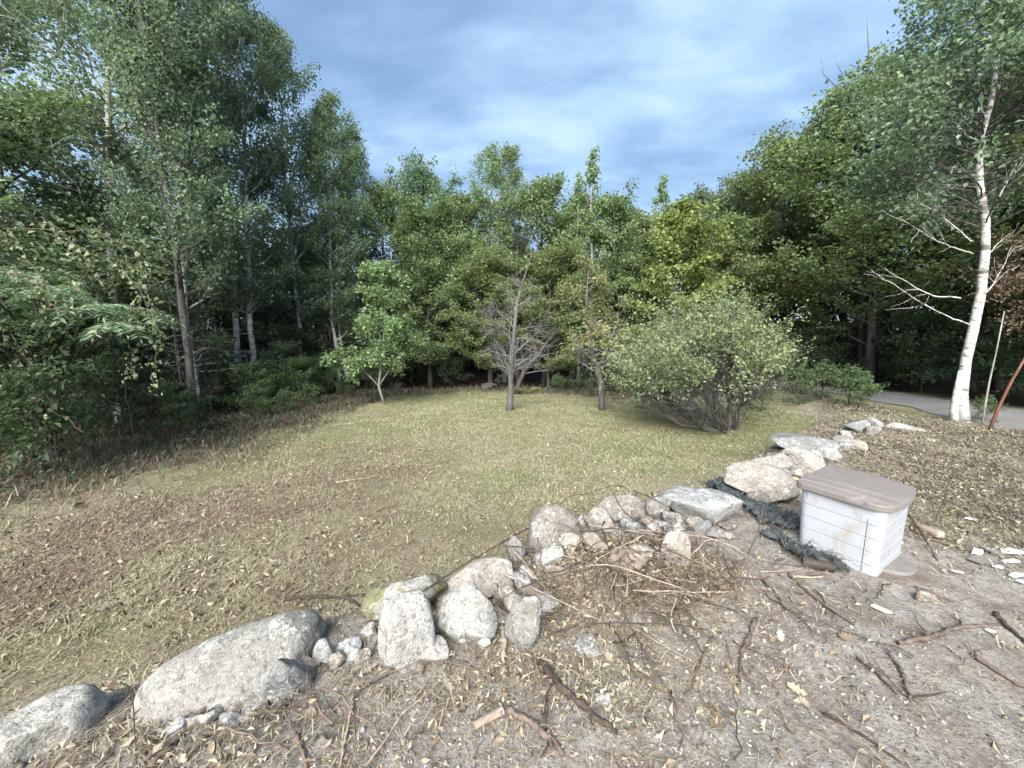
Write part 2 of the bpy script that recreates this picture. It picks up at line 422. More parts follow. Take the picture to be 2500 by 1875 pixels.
def stone_mat(name, base, moss=0.0, light=1.0):
    b = NB(name); v = b.tc(); off = b.nd('ShaderNodeVectorMath', operation='ADD')
    b.L.new(v, off.inputs[0]); cb = b.nd('ShaderNodeCombineXYZ'); b.L.new(b.math('MULTIPLY', b.orand(), 40), cb.inputs[0]); b.L.new(cb.outputs[0], off.inputs[1]); v = off.outputs[0]
    n1 = b.noise(7, 6, .62, .4, v); n2 = b.noise(38, 5, .7, 0, v); n3 = b.noise(130, 3, .7, 0, v)
    r, g, bl = base
    col = b.ramp(n1, [(.28, (r * .55, g * .53, bl * .5)), (.47, (r * .85, g * .84, bl * .82)), (.7, (r * 1.2, g * 1.2, bl * 1.2))])
    col = b.mix(b.ramp(n2, [(.36, .85), (.48, 0.)]), col, (.10, .095, .09))
    lich = b.math('MULTIPLY', b.ramp(b.noise(26, 6, .75, .8, v), [(.52, 0.), (.57, .75)]), b.ramp(b.noise(6, 4, .6, 0, v), [(.44, 0.), (.58, 1.)]))
    crack = b.ramp(b.vor(4.5, b.mapping(v, (1, 1, 2.2), (.4, .7, .2)), feature='DISTANCE_TO_EDGE'), [(.0, .55), (.022, 0.)])
    col = b.mix(lich, col, (.52, .52, .50)); col = b.mix(b.math('MULTIPLY', crack, b.ramp(n1, [(.45, 0.), (.6, 1.)])), col, (.07, .065, .06))
    col = b.mix(b.ramp(n3, [(.60, 0.), (.68, .7)]), col, (.58, .57, .56))
    col = b.mix(b.ramp(b.noise(75, 4, .75, 0, v), [(.36, .7), (.44, 0.)]), col, (.07, .066, .062))
    soil = b.ramp(b.noise(3.6, 5, .65, .3, v), [(.56, 0.), (.68, .65)])
    col = b.mix(soil, col, (.20, .165, .135))
    if moss:
        mk = b.ramp(b.noise(5, 5, .65, .2, v), [(.50 - moss * .18, 0.), (.56, 1.)])
        col = b.mix(b.math('MULTIPLY', mk, .85), col, b.ramp(n2, [(.3, (.055, .058, .022)), (.7, (.12, .12, .05))]))
    tint = b.ramp(b.math('FRACT', b.math('MULTIPLY', b.orand(), 7.3)), [(0., (1.0, .945, .88)), (.35, (1.0, .97, .93)), (.7, (.98, 1.0, 1.0)), (1., (.88, .95, 1.03))])
    col = b.mix(1.0, col, tint, 'MULTIPLY')
    col = b.hsv(col, .5, 1., b.math('ADD', light * .80, b.math('MULTIPLY', b.orand(), .42)))
    hgt = b.math('ADD', n1, b.math('ADD', b.math('MULTIPLY', n2, .35), b.math('MULTIPLY', n3, .1)))
    return b.done(b.pbr(col, .88, .25, b.bump(hgt, 1.0, .03)))
M['granite'] = stone_mat('granite', (0.241, 0.237, 0.228))
M['granite_white'] = stone_mat('pale_granite', (0.301, 0.301, 0.297))
M['granite_pale'] = stone_mat('chalky_granite', (0.361, 0.370, 0.370), light=1.2)
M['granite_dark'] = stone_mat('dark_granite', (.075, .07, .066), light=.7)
M['granite_brown'] = stone_mat('brown_granite', (0.215, 0.189, 0.172))
M['granite_moss'] = stone_mat('mossy_granite', (0.275, 0.267, 0.249), moss=.15)
def plain(name, col, rough=.6, spec=.4, nz=None, amp=.25, bump=.2):
    b = NB(name); c = col
    if nz:
        n = b.noise(nz, 5, .65); c = b.mix(b.ramp(n, [(.35, 0.), (.7, amp)]), col, tuple(x * .45 for x in col))
        return b.done(b.pbr(c, rough, spec, b.bump(n, bump, .004)))
    return b.done(b.pbr(c, rough, spec))
def plastic_white():
    b = NB('white_plastic'); v = b.tc()
    n = b.noise(7, 6, .7, .5, v); n2 = b.noise(90, 3, .6, 0, v)
    st = b.ramp(b.noise(4.5, 6, .72, 1.2, b.mapping(v, (1, 1, .8))), [(.52, 0.), (.68, .7)])
    col = b.mix(b.ramp(n, [(.4, 0.), (.75, .35)]), (.345, .372, .412), (.275, .285, .298))
    col = b.mix(st, col, (.26, .22, .18))
    return b.done(b.pbr(col, .42, .45, b.bump(n2, .12, .002)))
M['box'] = plastic_white()
def plastic_lid():
    b = NB('taupe_plastic'); v = b.tc()
    n = b.noise(5, 6, .7, .6, v); n2 = b.noise(120, 3, .6, 0, v)
    col = b.mix(b.ramp(n, [(.45, 0.), (.75, .5)]), (.16, .145, .141), (.22, .205, .20))
    col = b.mix(b.ramp(b.noise(9, 6, .7, 1.5, b.mapping(v, (.5, 2.5, 1))), [(.62, 0.), (.70, .7)]), col, (.07, .058, .05))
    return b.done(b.pbr(col, .5, .4, b.bump(n2, .2, .002)))
M['lid'] = plastic_lid()
M['net'] = plain('netting', (.06, .072, .076), .7, .3, 30, .7, .6)
M['paver'] = plain('concrete', (.17, .165, .16), .9, .2, 12, .4, .4)
M['shard'] = plain('pale_shard', (.62, .72, .73), .35, .5, 9, .25, .1)
M['cut_wood'] = plain('cut_wood', (.55, .37, .20), .8, .2, 25, .5, .3)
M['pale_wood'] = plain('pale_wood', (.60, .54, .43), .85, .2, 25, .5, .5)

# ------------------------------------------------------------------ ground sheet and driveway
def patches(x, y):
    """how green, how red-brown the mown ground is at each place"""
    g = .24 + .36 * sstep(4.5, 9, y) + .36 * fbm(x * .45, y * .45, 21, 3) + .25 * fbm(x * 2.2, y * 2.2, 23, 2)
    r = .08 * (1 - sstep(4, 7, y)) + .34 * fbm(x * .5, y * .6, 31, 3) + .22 * fbm(x * 2.5, y * 2.5, 33, 2)
    for cx, cy, s, a in ((-.1, 5.0, 1.2, .55), (1.6, 6.3, 1.5, .35), (-2.8, 2.9, .9, .5), (3.8, 7.0, 1.2, .6), (-4.8, 5.8, 1.1, .35), (5.6, 8.8, 1.3, .55), (-1.8, 12.5, 2.2, .2)):
        g = g + a * np.exp(-((x - cx) ** 2 + (y - cy) ** 2) / (s * s))
    for cx, cy, s, a in ((-2.4, 5.3, 1.1, .42), (-4.6, 4.1, .9, .8), (-3.0, 4.4, .5, .45), (-3.9, 2.75, .6, .8), (-3.6, 7.6, 1.0, .45), (-.6, 3.6, 1.0, .55), (.9, 4.0, .8, .45), (-1.7, 3.4, 1.0, .35), (-5.8, 4.9, 1.2, .45)):
        r = r + a * np.exp(-((x - cx) ** 2 + (y - cy) ** 2) / (s * s))
    r = r - .7 * sstep(6.5, 10, y)
    return np.clip(g, 0, 1), np.clip(r, 0, 1)
def build_ground():
    nx, ny = 470, 450
    ux = np.linspace(-np.arcsinh(90 / 1.6), np.arcsinh(90 / 1.6), nx); xs = 1.6 * np.sinh(ux)
    u0, u1 = -np.arcsinh(12 / 1.6), np.arcsinh(120 / 1.6); ys = 2.6 + 1.6 * np.sinh(np.linspace(u0, u1, ny))
    X, Y = np.meshgrid(xs, ys); X, Y = X.ravel(), Y.ravel()
    sd = wall_sd(X, Y); fi = forest_in(X, Y); Z = H(X, Y)
    Z = Z + .004 * vn(X * 24, Y * 24, 41) + .003 * vn(X * 50, Y * 50, 43)
    lawn = sstep(.05, 1.0, sd + .30 * fbm(X * 1.4, Y * 1.4, 51, 3))
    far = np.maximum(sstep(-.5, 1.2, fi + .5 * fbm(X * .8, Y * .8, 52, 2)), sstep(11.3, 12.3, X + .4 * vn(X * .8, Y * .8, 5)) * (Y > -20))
    g, r = patches(X, Y)
    # the far side of the stone bank is a mat of cut brush over thin grass
    bank = sstep(3.3, 4.6, X + .5 * fbm(X, Y, 61, 2)) * sstep(2.2, 3.6, Y) * (1 - sstep(0, .5, sd))
    lawn = np.maximum(lawn, bank * .8)
    i = np.arange(ny - 1)[:, None] * nx; j = np.arange(nx - 1)[None]
    F = np.stack([i + j, i + j + 1, i + nx + j + 1, i + nx + j], -1).reshape(-1, 4)
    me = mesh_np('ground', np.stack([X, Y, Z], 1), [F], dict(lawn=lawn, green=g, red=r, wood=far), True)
    return tag(obj('ground', me, M['ground']), kind='structure')
build_ground()
def build_driveway():
    near = [(8.9, -6), (8.75, 2), (8.8, 5), (8.95, 6.9), (9.15, 8.2), (9.55, 9.8), (9.75, 11.3), (9.4, 12.9), (8.9, 14.5)]
    far = [(11.6, -6), (11.5, 2), (11.3, 5), (11.15, 7.2), (11.25, 8.9), (11.4, 10.4), (11.2, 12.0), (10.5, 13.9), (9.9, 15.6)]
    t = np.linspace(0, 1, 90); k = np.linspace(0, 1, len(near))
    A = np.stack([np.interp(t, k, [p[i] for p in near]) for i in (0, 1)], 1); B = np.stack([np.interp(t, k, [p[i] for p in far]) for i in (0, 1)], 1)
    A[:, 0] += .09 * vn(t * 40, t * 0, 3); B[:, 0] += .12 * vn(t * 35, t * 0, 4)
    s = np.linspace(0, 1, 14)
    P = A[:, None] * (1 - s[None, :, None]) + B[:, None] * s[None, :, None]
    X, Y = P[..., 0].ravel(), P[..., 1].ravel()
    Z = H(X, Y) + .014 + .03 * np.sin(np.pi * np.tile(s, len(t)))
    i = np.arange(len(t) - 1)[:, None] * 14; j = np.arange(13)[None]
    F = np.stack([i + j, i + j + 1, i + 14 + j + 1, i + 14 + j], -1).reshape(-1, 4)
    return tag(obj('driveway', mesh_np('driveway', np.stack([X, Y, Z], 1), [F], None, True), M['gravel']), kind='structure')
build_driveway()

# ------------------------------------------------------------------ trees
def trunk_path(rng, Ht, r0, wander, lean, n=16, tip=.012):
    t = np.linspace(0, 1, n)
    w = np.cumsum(rng.normal(0, wander, (n, 2)), 0) * Ht / n; w -= w[0]
    P = np.stack([w[:, 0] + lean[0] * Ht * t, w[:, 1] + lean[1] * Ht * t, t * Ht - .12], 1)
    R = r0 * (1 - t) ** .85 + tip; R[0] *= 1.35; R[1] *= 1.06
    return P, R
def along(P, f):
    f = np.asarray(f) * (len(P) - 1); i = np.minimum(f.astype(int), len(P) - 2); u = (f - i)[..., None]
    return P[i] * (1 - u) + P[i + 1] * u
def grow(seed, Ht, r0, cb, R, prof, nl, m, nleaf, ll, lw, el=(.15, .75), bend=.25, wander=.05, lean=(0, 0), jit=.13, flat=.7, up=.6, droop=.3, low_dead=0, topsparse=0., prune=.75):
    """one tree: wood (trunk, limbs, twigs) and leaves, in local coordinates"""
    rng = np.random.default_rng(seed)
    TP, TR = trunk_path(rng, Ht, r0, wander, lean)
    thick, thin, segs = [(TP, TR)], [], []
    az0 = rng.random() * 6.28
    for k in range(nl):
        u = ((k + .5) / nl) ** .9; u = np.clip(u + rng.normal(0, .02), 0, .985)
        h = cb + (Ht - cb) * u
        p0 = along(TP, np.array([h / Ht]))[0]
        L = R * np.interp(u, [a for a, _ in prof], [b for _, b in prof]) * rng.uniform(.72, 1.22)
        az = az0 + k * 2.39996 + rng.normal(0, .3); e = rng.uniform(*el) + .35 * u
        d = np.array([math.cos(az) * math.cos(e), math.sin(az) * math.cos(e), math.sin(e)])
        t = np.linspace(0, 1, 6); side = np.cross(d, [0, 0, 1.])
        P = p0 + d * L * t[:, None] + np.array([0, 0, 1.]) * (bend * L * t ** 2)[:, None] + side * (rng.normal(0, .12) * L * t ** 2)[:, None]
        P[1:] += rng.normal(0, .025 * L, (5, 3))
        rr = max(.006, r0 * .36 * (1 - u) ** .6 * min(1, L / R + .2))
        thick.append((P, rr * (1 - t) ** .8 + .004)); segs.append((P[3], P[5]))
        for q in range(m):
            f = .22 + .78 * (q + rng.random()) / m
            s0 = along(P, np.array([f]))[0]
            td = unit((P[5] - P[2])[None])[0]; sg = 1 if q % 2 else -1
            a = rng.uniform(.5, 1.25) * sg
            sd = unit(np.cross(td, [0, 0, 1.])[None])[0]
            dd = td * math.cos(a) + sd * math.sin(a) + np.array([0, 0, rng.normal(.05, .28)])
            l2 = L * rng.uniform(.22, .42) * (1.15 - .5 * f) + .12
            s1 = s0 + dd * l2; mid = (s0 + s1) / 2 + rng.normal(0, .05 * l2, 3)
            thin.append((np.array([s0, mid, s1]), np.array([rr * .35 + .003, rr * .22 + .003, .002]))); segs.append((s0, s1))
    segs.append((TP[-3], TP[-1])); segs.append((TP[-4], TP[-2]))
    for k in range(low_dead):
        h = rng.uniform(.08, max(.1, cb / Ht)) ; p0 = along(TP, np.array([h]))[0]; az = rng.random() * 6.28; L = rng.uniform(.4, 1.3)
        e = rng.uniform(-.2, .5); d = np.array([math.cos(az) * math.cos(e), math.sin(az) * math.cos(e), math.sin(e)]); t = np.linspace(0, 1, 4)
        P = p0 + d * L * t[:, None]; P[1:] += rng.normal(0, .05 * L, (3, 3)); thin.append((P, np.linspace(.012, .002, 4)))
    V1, F1 = tubes(thick, 7); V2, F2 = tubes(thin, 3)
    wood = join([(V1, F1), (V2, F2)])
    S = np.array([a for a, _ in segs]); E = np.array([b for _, b in segs]); ln = np.linalg.norm(E - S, axis=1) + .15
    if topsparse: ln = ln * (1 - topsparse * sstep(.72 * Ht, Ht, S[:, 2]))
    idx = rng.choice(len(S), nleaf, p=ln / ln.sum()); t = rng.random(nleaf)[:, None] ** .75
    J = rng.normal(0, jit, (nleaf, 3)); J[:, 2] *= flat
    P = S[idx] + (E[idx] - S[idx]) * t + J
    ax = np.stack([np.interp(P[:, 2], TP[:, 2], TP[:, 0]), np.interp(P[:, 2], TP[:, 2], TP[:, 1])], 1)
    rad_ = np.hypot(*(P[:, :2] - ax).T); kp = (rng.random(nleaf) < sstep(.1, prune, rad_)) | (P[:, 2] > .86 * Ht)
    P, idx = P[kp], idx[kp]; nleaf = len(P)
    seg_r = rng.random(len(S))
    LV, LT = leafset(P, rng, ll, lw, up, droop)
    rnd = np.clip(.38 * seg_r[idx] + .40 * rng.random(nleaf) + .22 * (.5 + .5 * vn3(P * .8 + seed, 4)), 0, 1)
    return wood, (LV, LT, np.repeat(rnd, 4))
PROF_TALL = [(0, .55), (.15, .85), (.4, 1.), (.65, .85), (.85, .5), (1, .12)]
PROF_ROUND = [(0, .75), (.2, 1.), (.5, 1.), (.75, .75), (.92, .4), (1, .12)]
PROF_BROAD = [(0, .9), (.12, 1.05), (.35, 1.0), (.6, .85), (.85, .5), (1, .15)]
PROF_CONE = [(0, 1.), (.3, .8), (.7, .36), (1, .03)]
PROF_SPIRE = [(0, .9), (.3, 1.), (.6, .55), (.8, .25), (1, .08)]
PROTO = {}
def proto(key, wood_mat, leaf_m, **k):
    wood, (LV, LT, rnd) = grow(**k)
    tm = mesh_np(key + '_trunk', wood[0], wood[1], None, True); tm.materials.append(M[wood_mat])
    cm = mesh_np(key + '_crown', LV, [LT], dict(rnd=rnd)); cm.materials.append(M[leaf_m])
    PROTO[key] = (tm, cm)
proto('birch_a', 'pale_bark', 'leaf_birch', seed=1, Ht=14, r0=.10, cb=2.7, R=2.3, prof=PROF_TALL, nl=48, m=9, nleaf=25000, ll=.085, lw=.066, el=(.35, .95), bend=.12, wander=.05, low_dead=16)
proto('birch_b', 'birch_bark', 'leaf_birch', seed=2, Ht=13, r0=.08, cb=2.6, R=2.0, prof=PROF_TALL, nl=46, m=9, nleaf=22000, ll=.085, lw=.064, el=(.35, .95), bend=.12, wander=.07, low_dead=14)
proto('birch_c', 'pale_bark', 'leaf_aspen', seed=3, Ht=12.5, r0=.075, cb=2.0, R=1.9, prof=PROF_TALL, nl=42, m=9, nleaf=19500, ll=.088, lw=.07, el=(.3, .9), bend=.15, wander=.08, low_dead=12, topsparse=.5)
proto('maple_a', 'grey_bark', 'leaf_maple', seed=4, Ht=10, r0=.15, cb=1.3, R=3.7, prof=PROF_BROAD, nl=46, m=12, nleaf=45000, ll=.104, lw=.09, el=(.0, .55), bend=.2, jit=.16, flat=.45, up=.65, droop=.45)
proto('maple_b', 'dark_bark', 'leaf_maple', seed=5, Ht=9, r0=.13, cb=1.0, R=3.2, prof=PROF_ROUND, nl=42, m=11, nleaf=42000, ll=.10, lw=.09, el=(.05, .6), bend=.18, jit=.16, flat=.45, up=.65, droop=.45)
proto('mixed_a', 'dark_bark', 'leaf_mixed', seed=6, Ht=8, r0=.10, cb=.9, R=2.1, prof=PROF_ROUND, nl=38, m=9, nleaf=26000, ll=.10, lw=.085, el=(.1, .75), bend=.2)
proto('mixed_b', 'grey_bark', 'leaf_mixed', seed=7, Ht=9, r0=.09, cb=1.2, R=1.9, prof=PROF_TALL, nl=40, m=8, nleaf=24000, ll=.10, lw=.08, el=(.2, .85), bend=.2, topsparse=.4)
proto('oak', 'dark_bark', 'leaf_oak', seed=8, Ht=11, r0=.17, cb=2.0, R=3.1, prof=PROF_ROUND, nl=34, m=11, nleaf=34000, ll=.13, lw=.09, el=(.1, .8), bend=.2, jit=.15)
proto('poplar', 'pale_bark', 'leaf_mixed', seed=9, Ht=9.6, r0=.07, cb=2.2, R=1.3, prof=PROF_SPIRE, nl=30, m=5, nleaf=7000, ll=.11, lw=.09, el=(.6, 1.05), bend=.3, jit=.08, topsparse=.8)
proto('spruce', 'dark_bark', 'leaf_spruce', seed=10, Ht=8.5, r0=.10, cb=.6, R=1.5, prof=PROF_CONE, nl=70, m=9, nleaf=30000, ll=.09, lw=.022, el=(-.25, .1), bend=.1, jit=.06, wander=.01)
proto('under', 'dark_bark', 'leaf_under', seed=11, Ht=2.6, r0=.022, cb=.15, R=1.25, prof=PROF_BROAD, nl=26, m=7, nleaf=6500, ll=.095, lw=.06, el=(.1, .8), bend=.15, jit=.10, wander=.12)
proto('under_b', 'dark_bark', 'leaf_under', seed=12, Ht=1.5, r0=.014, cb=.05, R=.8, prof=PROF_BROAD, nl=20, m=6, nleaf=3000, ll=.10, lw=.055, el=(.2, 1.0), bend=.05, jit=.08, wander=.12)
proto('young_maple', 'grey_bark', 'leaf_bright', seed=13, Ht=6.4, r0=.06, cb=.7, R=1.75, prof=PROF_ROUND, nl=36, m=9, nleaf=20000, ll=.115, lw=.10, el=(.1, .7), bend=.15, jit=.12, flat=.45, up=1.0, droop=.5)

def plant(key, x, y, s=1., rz=0., name='tree', label='', cat='tree', group=None, sz=None, leaf=None, barkm=None, tilt=(0, 0), dz=0):
    r = empty(name, (x, y, Hs(x, y) + dz), 0)
    r.rotation_euler = (tilt[1], tilt[0], rz); r.scale = (s, s, sz or s)
    tag(r, label, cat, group)
    tm, cm = PROTO[key]
    t = obj('trunk' if cat == 'tree' else 'stem', tm, None, r); c = obj('crown' if cat == 'tree' else 'foliage', cm, None, r)
    for o, mm in ((t, barkm), (c, leaf)):
        if mm: o.material_slots[0].link = 'OBJECT'; o.material_slots[0].material = M[mm]
    return r
G_L, G_C, G_R = 'tall trees of the left wood', 'trees closing the back of the clearing', 'trees beyond the driveway'
# left wood
plant('birch_a', -7.75, 9.3, .80, .3, 'tall_birch', 'tall tree with thick dark lower trunk at the left edge of the clearing', group=G_L, barkm='grey_bark', leaf='leaf_birch', sz=1.0, tilt=(-.03, 0))
plant('birch_b', -8.35, 9.9, .98, 2.1, 'tall_birch', 'slim white-barked birch rising just behind the thick dark trunk on the left', group=G_L, tilt=(.015, 0))
plant('birch_a', -9.7, 9.4, .95, 4.0, 'tall_birch', 'pale crooked trunk rising behind the hanging vine on the left', group=G_L, barkm='birch_bark', tilt=(-.05, 0))
plant('birch_b', -8.75, 12.9, 1.02, 1.2, 'tall_birch', 'brighter of the paired white birches left of the clearing', group=G_L)
plant('birch_a', -9.25, 13.1, .92, 5.2, 'tall_birch', 'dimmer of the paired white birches left of the clearing', group=G_L, barkm='birch_bark')
plant('birch_c', -10.3, 12.6, 1.0, 3.1, 'tall_birch', 'thin pale birch between the vine and the paired birches', group=G_L)
plant('birch_c', -6.95, 15.3, .90, .8, 'leaning_birch', 'thin white birch leaning right, left one of a slender pair', group=G_L, barkm='birch_bark', tilt=(.035, 0))
plant('birch_b', -6.75, 15.5, .86, 2.6, 'leaning_birch', 'thin white birch leaning right, right one of a slender pair', group=G_L, tilt=(.07, 0))
plant('maple_b', -11.3, 8.4, 1.0, .4, 'maple_tree', 'warm green broadleaf tree filling the left border of the picture', group=G_L, sz=.80, leaf='leaf_aspen')
plant('birch_c', -13.4, 10.9, 1.08, 1.9, 'tall_aspen', 'tall aspen whose open top shows sky in the upper left corner', group=G_L)
plant('birch_a', -7.2, 18.6, .80, .9, 'tall_birch', 'birch behind the slender leaning pair, its top against the sky', group=G_L, leaf='leaf_birch')
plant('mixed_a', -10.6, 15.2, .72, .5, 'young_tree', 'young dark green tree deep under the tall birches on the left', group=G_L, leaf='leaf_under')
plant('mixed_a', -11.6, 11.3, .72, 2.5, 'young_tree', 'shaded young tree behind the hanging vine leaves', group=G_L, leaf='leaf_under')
plant('mixed_a', -8.2, 16.2, .8, 3.9, 'young_tree', 'young tree filling the gap right of the paired birches', group=G_L, leaf='leaf_oak')
plant('birch_b', -8.0, 14.8, .98, 5.0, 'tall_birch', 'birch crown filling the skyline between the paired and the slender leaning birches', group=G_L)
# back of the clearing
plant('oak', -4.9, 22.5, .98, 0, 'oak_tree', 'blue-green round-topped oak standing behind the back row', group=G_C)
plant('mixed_b', -5.6, 17.6, .95, 1, 'back_tree', 'mid green tree right of the leaning birches', group=G_C)
plant('maple_b', -3.6, 17.0, .80, 2, 'maple_tree', 'low spreading maple with dark trunks behind the left sapling', group=G_C, leaf='leaf_mixed')
plant('mixed_a', -2.4, 18.2, 1.02, 3, 'back_tree', 'rounded green tree left of the tall ragged birch top', group=G_C)
plant('birch_c', -1.0, 17.6, .82, 4, 'ragged_birch', 'birch with ragged thin top above the dead tree', group=G_C, leaf='leaf_mixed')
plant('birch_b', -.35, 18.1, .80, .7, 'ragged_birch', 'slim birch with white stem just right of the ragged top', group=G_C, leaf='leaf_mixed')
plant('spruce', .25, 16.6, .80, 0, 'spruce_tree', 'dark spruce directly behind the top of the dead tree', group=G_C)
plant('mixed_a', 1.45, 17.4, 1.06, 1.5, 'back_tree', 'full green tree right of the dark spruce', group=G_C)
plant('maple_b', -.9, 16.2, .62, 5.0, 'maple_tree', 'low olive green maple behind the dead tree, on its left', group=G_C)
plant('maple_b', 1.5, 15.8, .60, 2.9, 'maple_tree', 'low olive green maple behind the dead tree, on its right', group=G_C)
plant('mixed_b', 2.8, 18.3, .93, 2.2, 'back_tree', 'pale green tree below the poplar spire', group=G_C)
plant('poplar', 3.45, 16.6, 1.03, 0, 'poplar_tree', 'thin poplar spire poking highest into the sky at mid picture', group=G_C)
plant('poplar', 2.9, 16.9, .92, 2, 'poplar_tree', 'shorter poplar spire left of the highest one', group=G_C)
plant('mixed_a', 4.2, 16.8, .95, 4.1, 'back_tree', 'tree with a small orange-tinged top at the lowest dip of the skyline', group=G_C)
plant('mixed_b', 5.4, 17.6, .84, 5.5, 'back_tree', 'slim dark green tree behind the yellowing tree', group=G_C, leaf='leaf_oak')
plant('poplar', 7.3, 19.0, .98, 1, 'poplar_tree', 'sparse poplar tips right of the dip in the skyline', group=G_C)
plant('young_maple', 5.9, 14.0, 1.0, .6, 'young_maple', 'bright yellow-green young maple behind the large round shrub', group=G_C)
plant('mixed_a', 7.3, 16.6, .92, 1.1, 'back_tree', 'deep green tree right of the bright yellow-green maple', group=G_C, leaf='leaf_oak')
plant('oak', 9.3, 19.2, .74, 2.0, 'oak_tree', 'rounded oak top on the skyline right of the poplar tips', group=G_C)
plant('oak', 11.9, 20.0, .84, 4.0, 'oak_tree', 'broad oak with open top on the skyline left of the maples', group=G_C)
plant('mixed_a', 8.9, 15.9, .80, 5.2, 'back_tree', 'low green tree over the far end of the driveway', group=G_C, leaf='leaf_maple')
# right, beyond the driveway
plant('maple_a', 12.6, 13.6, .98, 0, 'maple_tree', 'large maple overhanging the far bend of the driveway', group=G_R)
plant('maple_a', 15.1, 10.3, 1.08, 2.4, 'maple_tree', 'tallest maple filling the upper right behind the white birch', group=G_R)
plant('maple_b', 11.6, 16.5, 1.05, 4.0, 'maple_tree', 'maple behind the driveway bend, left of the largest one', group=G_R)
plant('maple_b', 16.0, 12.6, .98, 1.0, 'maple_tree', 'maple deep in the right wood behind the tallest one', group=G_R)
plant('maple_b', 13.0, 6.6, 1.05, 3.3, 'maple_tree', 'maple at the right border of the picture beyond the driveway', group=G_R)
plant('mixed_b', 14.4, 16.2, 1.0, 3.0, 'back_tree', 'dark-trunked tree seen under the maples beyond the driveway', group=G_R, leaf='leaf_maple')

# the wood far behind: one mass of foliage and stems that cannot be counted
def build_far_wood():
    rng = np.random.default_rng(77); n = 70000
    a = rng.uniform(-1.25, 1.25, n); r = 23 + 13 * rng.random(n) ** 1.3
    X, Y = r * np.sin(a), r * np.cos(a)
    top = 7.2 + 1.6 * vn(a * 9, a * 0, 4) + 1.0 * vn(a * 23, a * 0, 6)
    top = top - 2.6 * np.exp(-((a - .30) / .12) ** 2)
    Z = H(X, Y) + top * rng.random(n) ** .8
    cl = rng.normal(0, .3, (n, 3))
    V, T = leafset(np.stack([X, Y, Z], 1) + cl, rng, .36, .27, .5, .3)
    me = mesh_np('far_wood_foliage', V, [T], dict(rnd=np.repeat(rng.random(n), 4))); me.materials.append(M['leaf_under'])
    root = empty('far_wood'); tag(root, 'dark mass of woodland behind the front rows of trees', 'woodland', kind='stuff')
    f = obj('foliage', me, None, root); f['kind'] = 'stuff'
    paths = []
    for k in range(170):
        aa = rng.uniform(-1.2, 1.2); rr = rng.uniform(19, 30); x, y = rr * math.sin(aa), rr * math.cos(aa); hh = rng.uniform(4, 7)
        P, R = trunk_path(rng, hh, rng.uniform(.05, .12), .06, (rng.normal(0, .03), 0), 6); P = P + [x, y, Hs(x, y)]; paths.append((P, R))
    V, F = tubes(paths, 5); me = mesh_np('far_wood_stems', V, F, None, True)
    t = obj('trunks', me, M['dark_bark'], root); t['kind'] = 'stuff'
build_far_wood()

def branch(rng, p, d, L, r, lvl, paths, ends, kids=(5, 4, 3), spread=.85, curl=.25, shrink=.55):
    n = 6; t = np.linspace(0, 1, n); P = [np.array(p, float)]; dd = unit(np.array(d, float)[None])[0]
    for k in range(n - 1):
        P.append(P[-1] + dd * L / (n - 1)); dd = unit((dd + rng.normal(0, .16, 3) + np.array([0, 0, curl / n]))[None])[0]
    P = np.array(P); R = r * (1 - t * .72)
    paths.append((P, R)); ends.append((P[3], P[5], lvl))
    if lvl >= len(kids): return
    for k in range(kids[lvl]):
        f = .22 + .78 * (k + rng.random()) / kids[lvl]; q = along(P, np.array([min(f, .999)]))[0]
        td = unit((P[-1] - P[0])[None])[0]; ax = unit(np.cross(td, rng.normal(size=3))[None])[0]
        a = rng.uniform(.5, 1.0) * spread; nd = td * math.cos(a) + ax * math.sin(a)
        branch(rng, q, nd, L * rng.uniform(.75, 1.15) * shrink * (1.15 - .45 * f), max(.0025, r * (1 - .6 * f) * .55), lvl + 1, paths, ends, kids, spread, curl, shrink)
def leaf_obj(name, P, rng, ll, lw, mat, parent, up=.6, droop=.3, D=None, fold=.25, rnd=None):
    V, T = leafset(P, rng, ll, lw, up, droop, fold, D)
    r = rng.random(len(P)) if rnd is None else rnd
    me = mesh_np(name, V, [T], dict(rnd=np.repeat(r, 4))); o = obj(name, me, M[mat], parent); return o
def seg_points(rng, ends, n, jit, minlvl=0):
    e = [x for x in ends if x[2] >= minlvl]; S = np.array([x[0] for x in e]); E_ = np.array([x[1] for x in e])
    i = rng.integers(0, len(e), n); return S[i] + (E_[i] - S[i]) * rng.random((n, 1)) * 1.1 + rng.normal(0, jit, (n, 3))

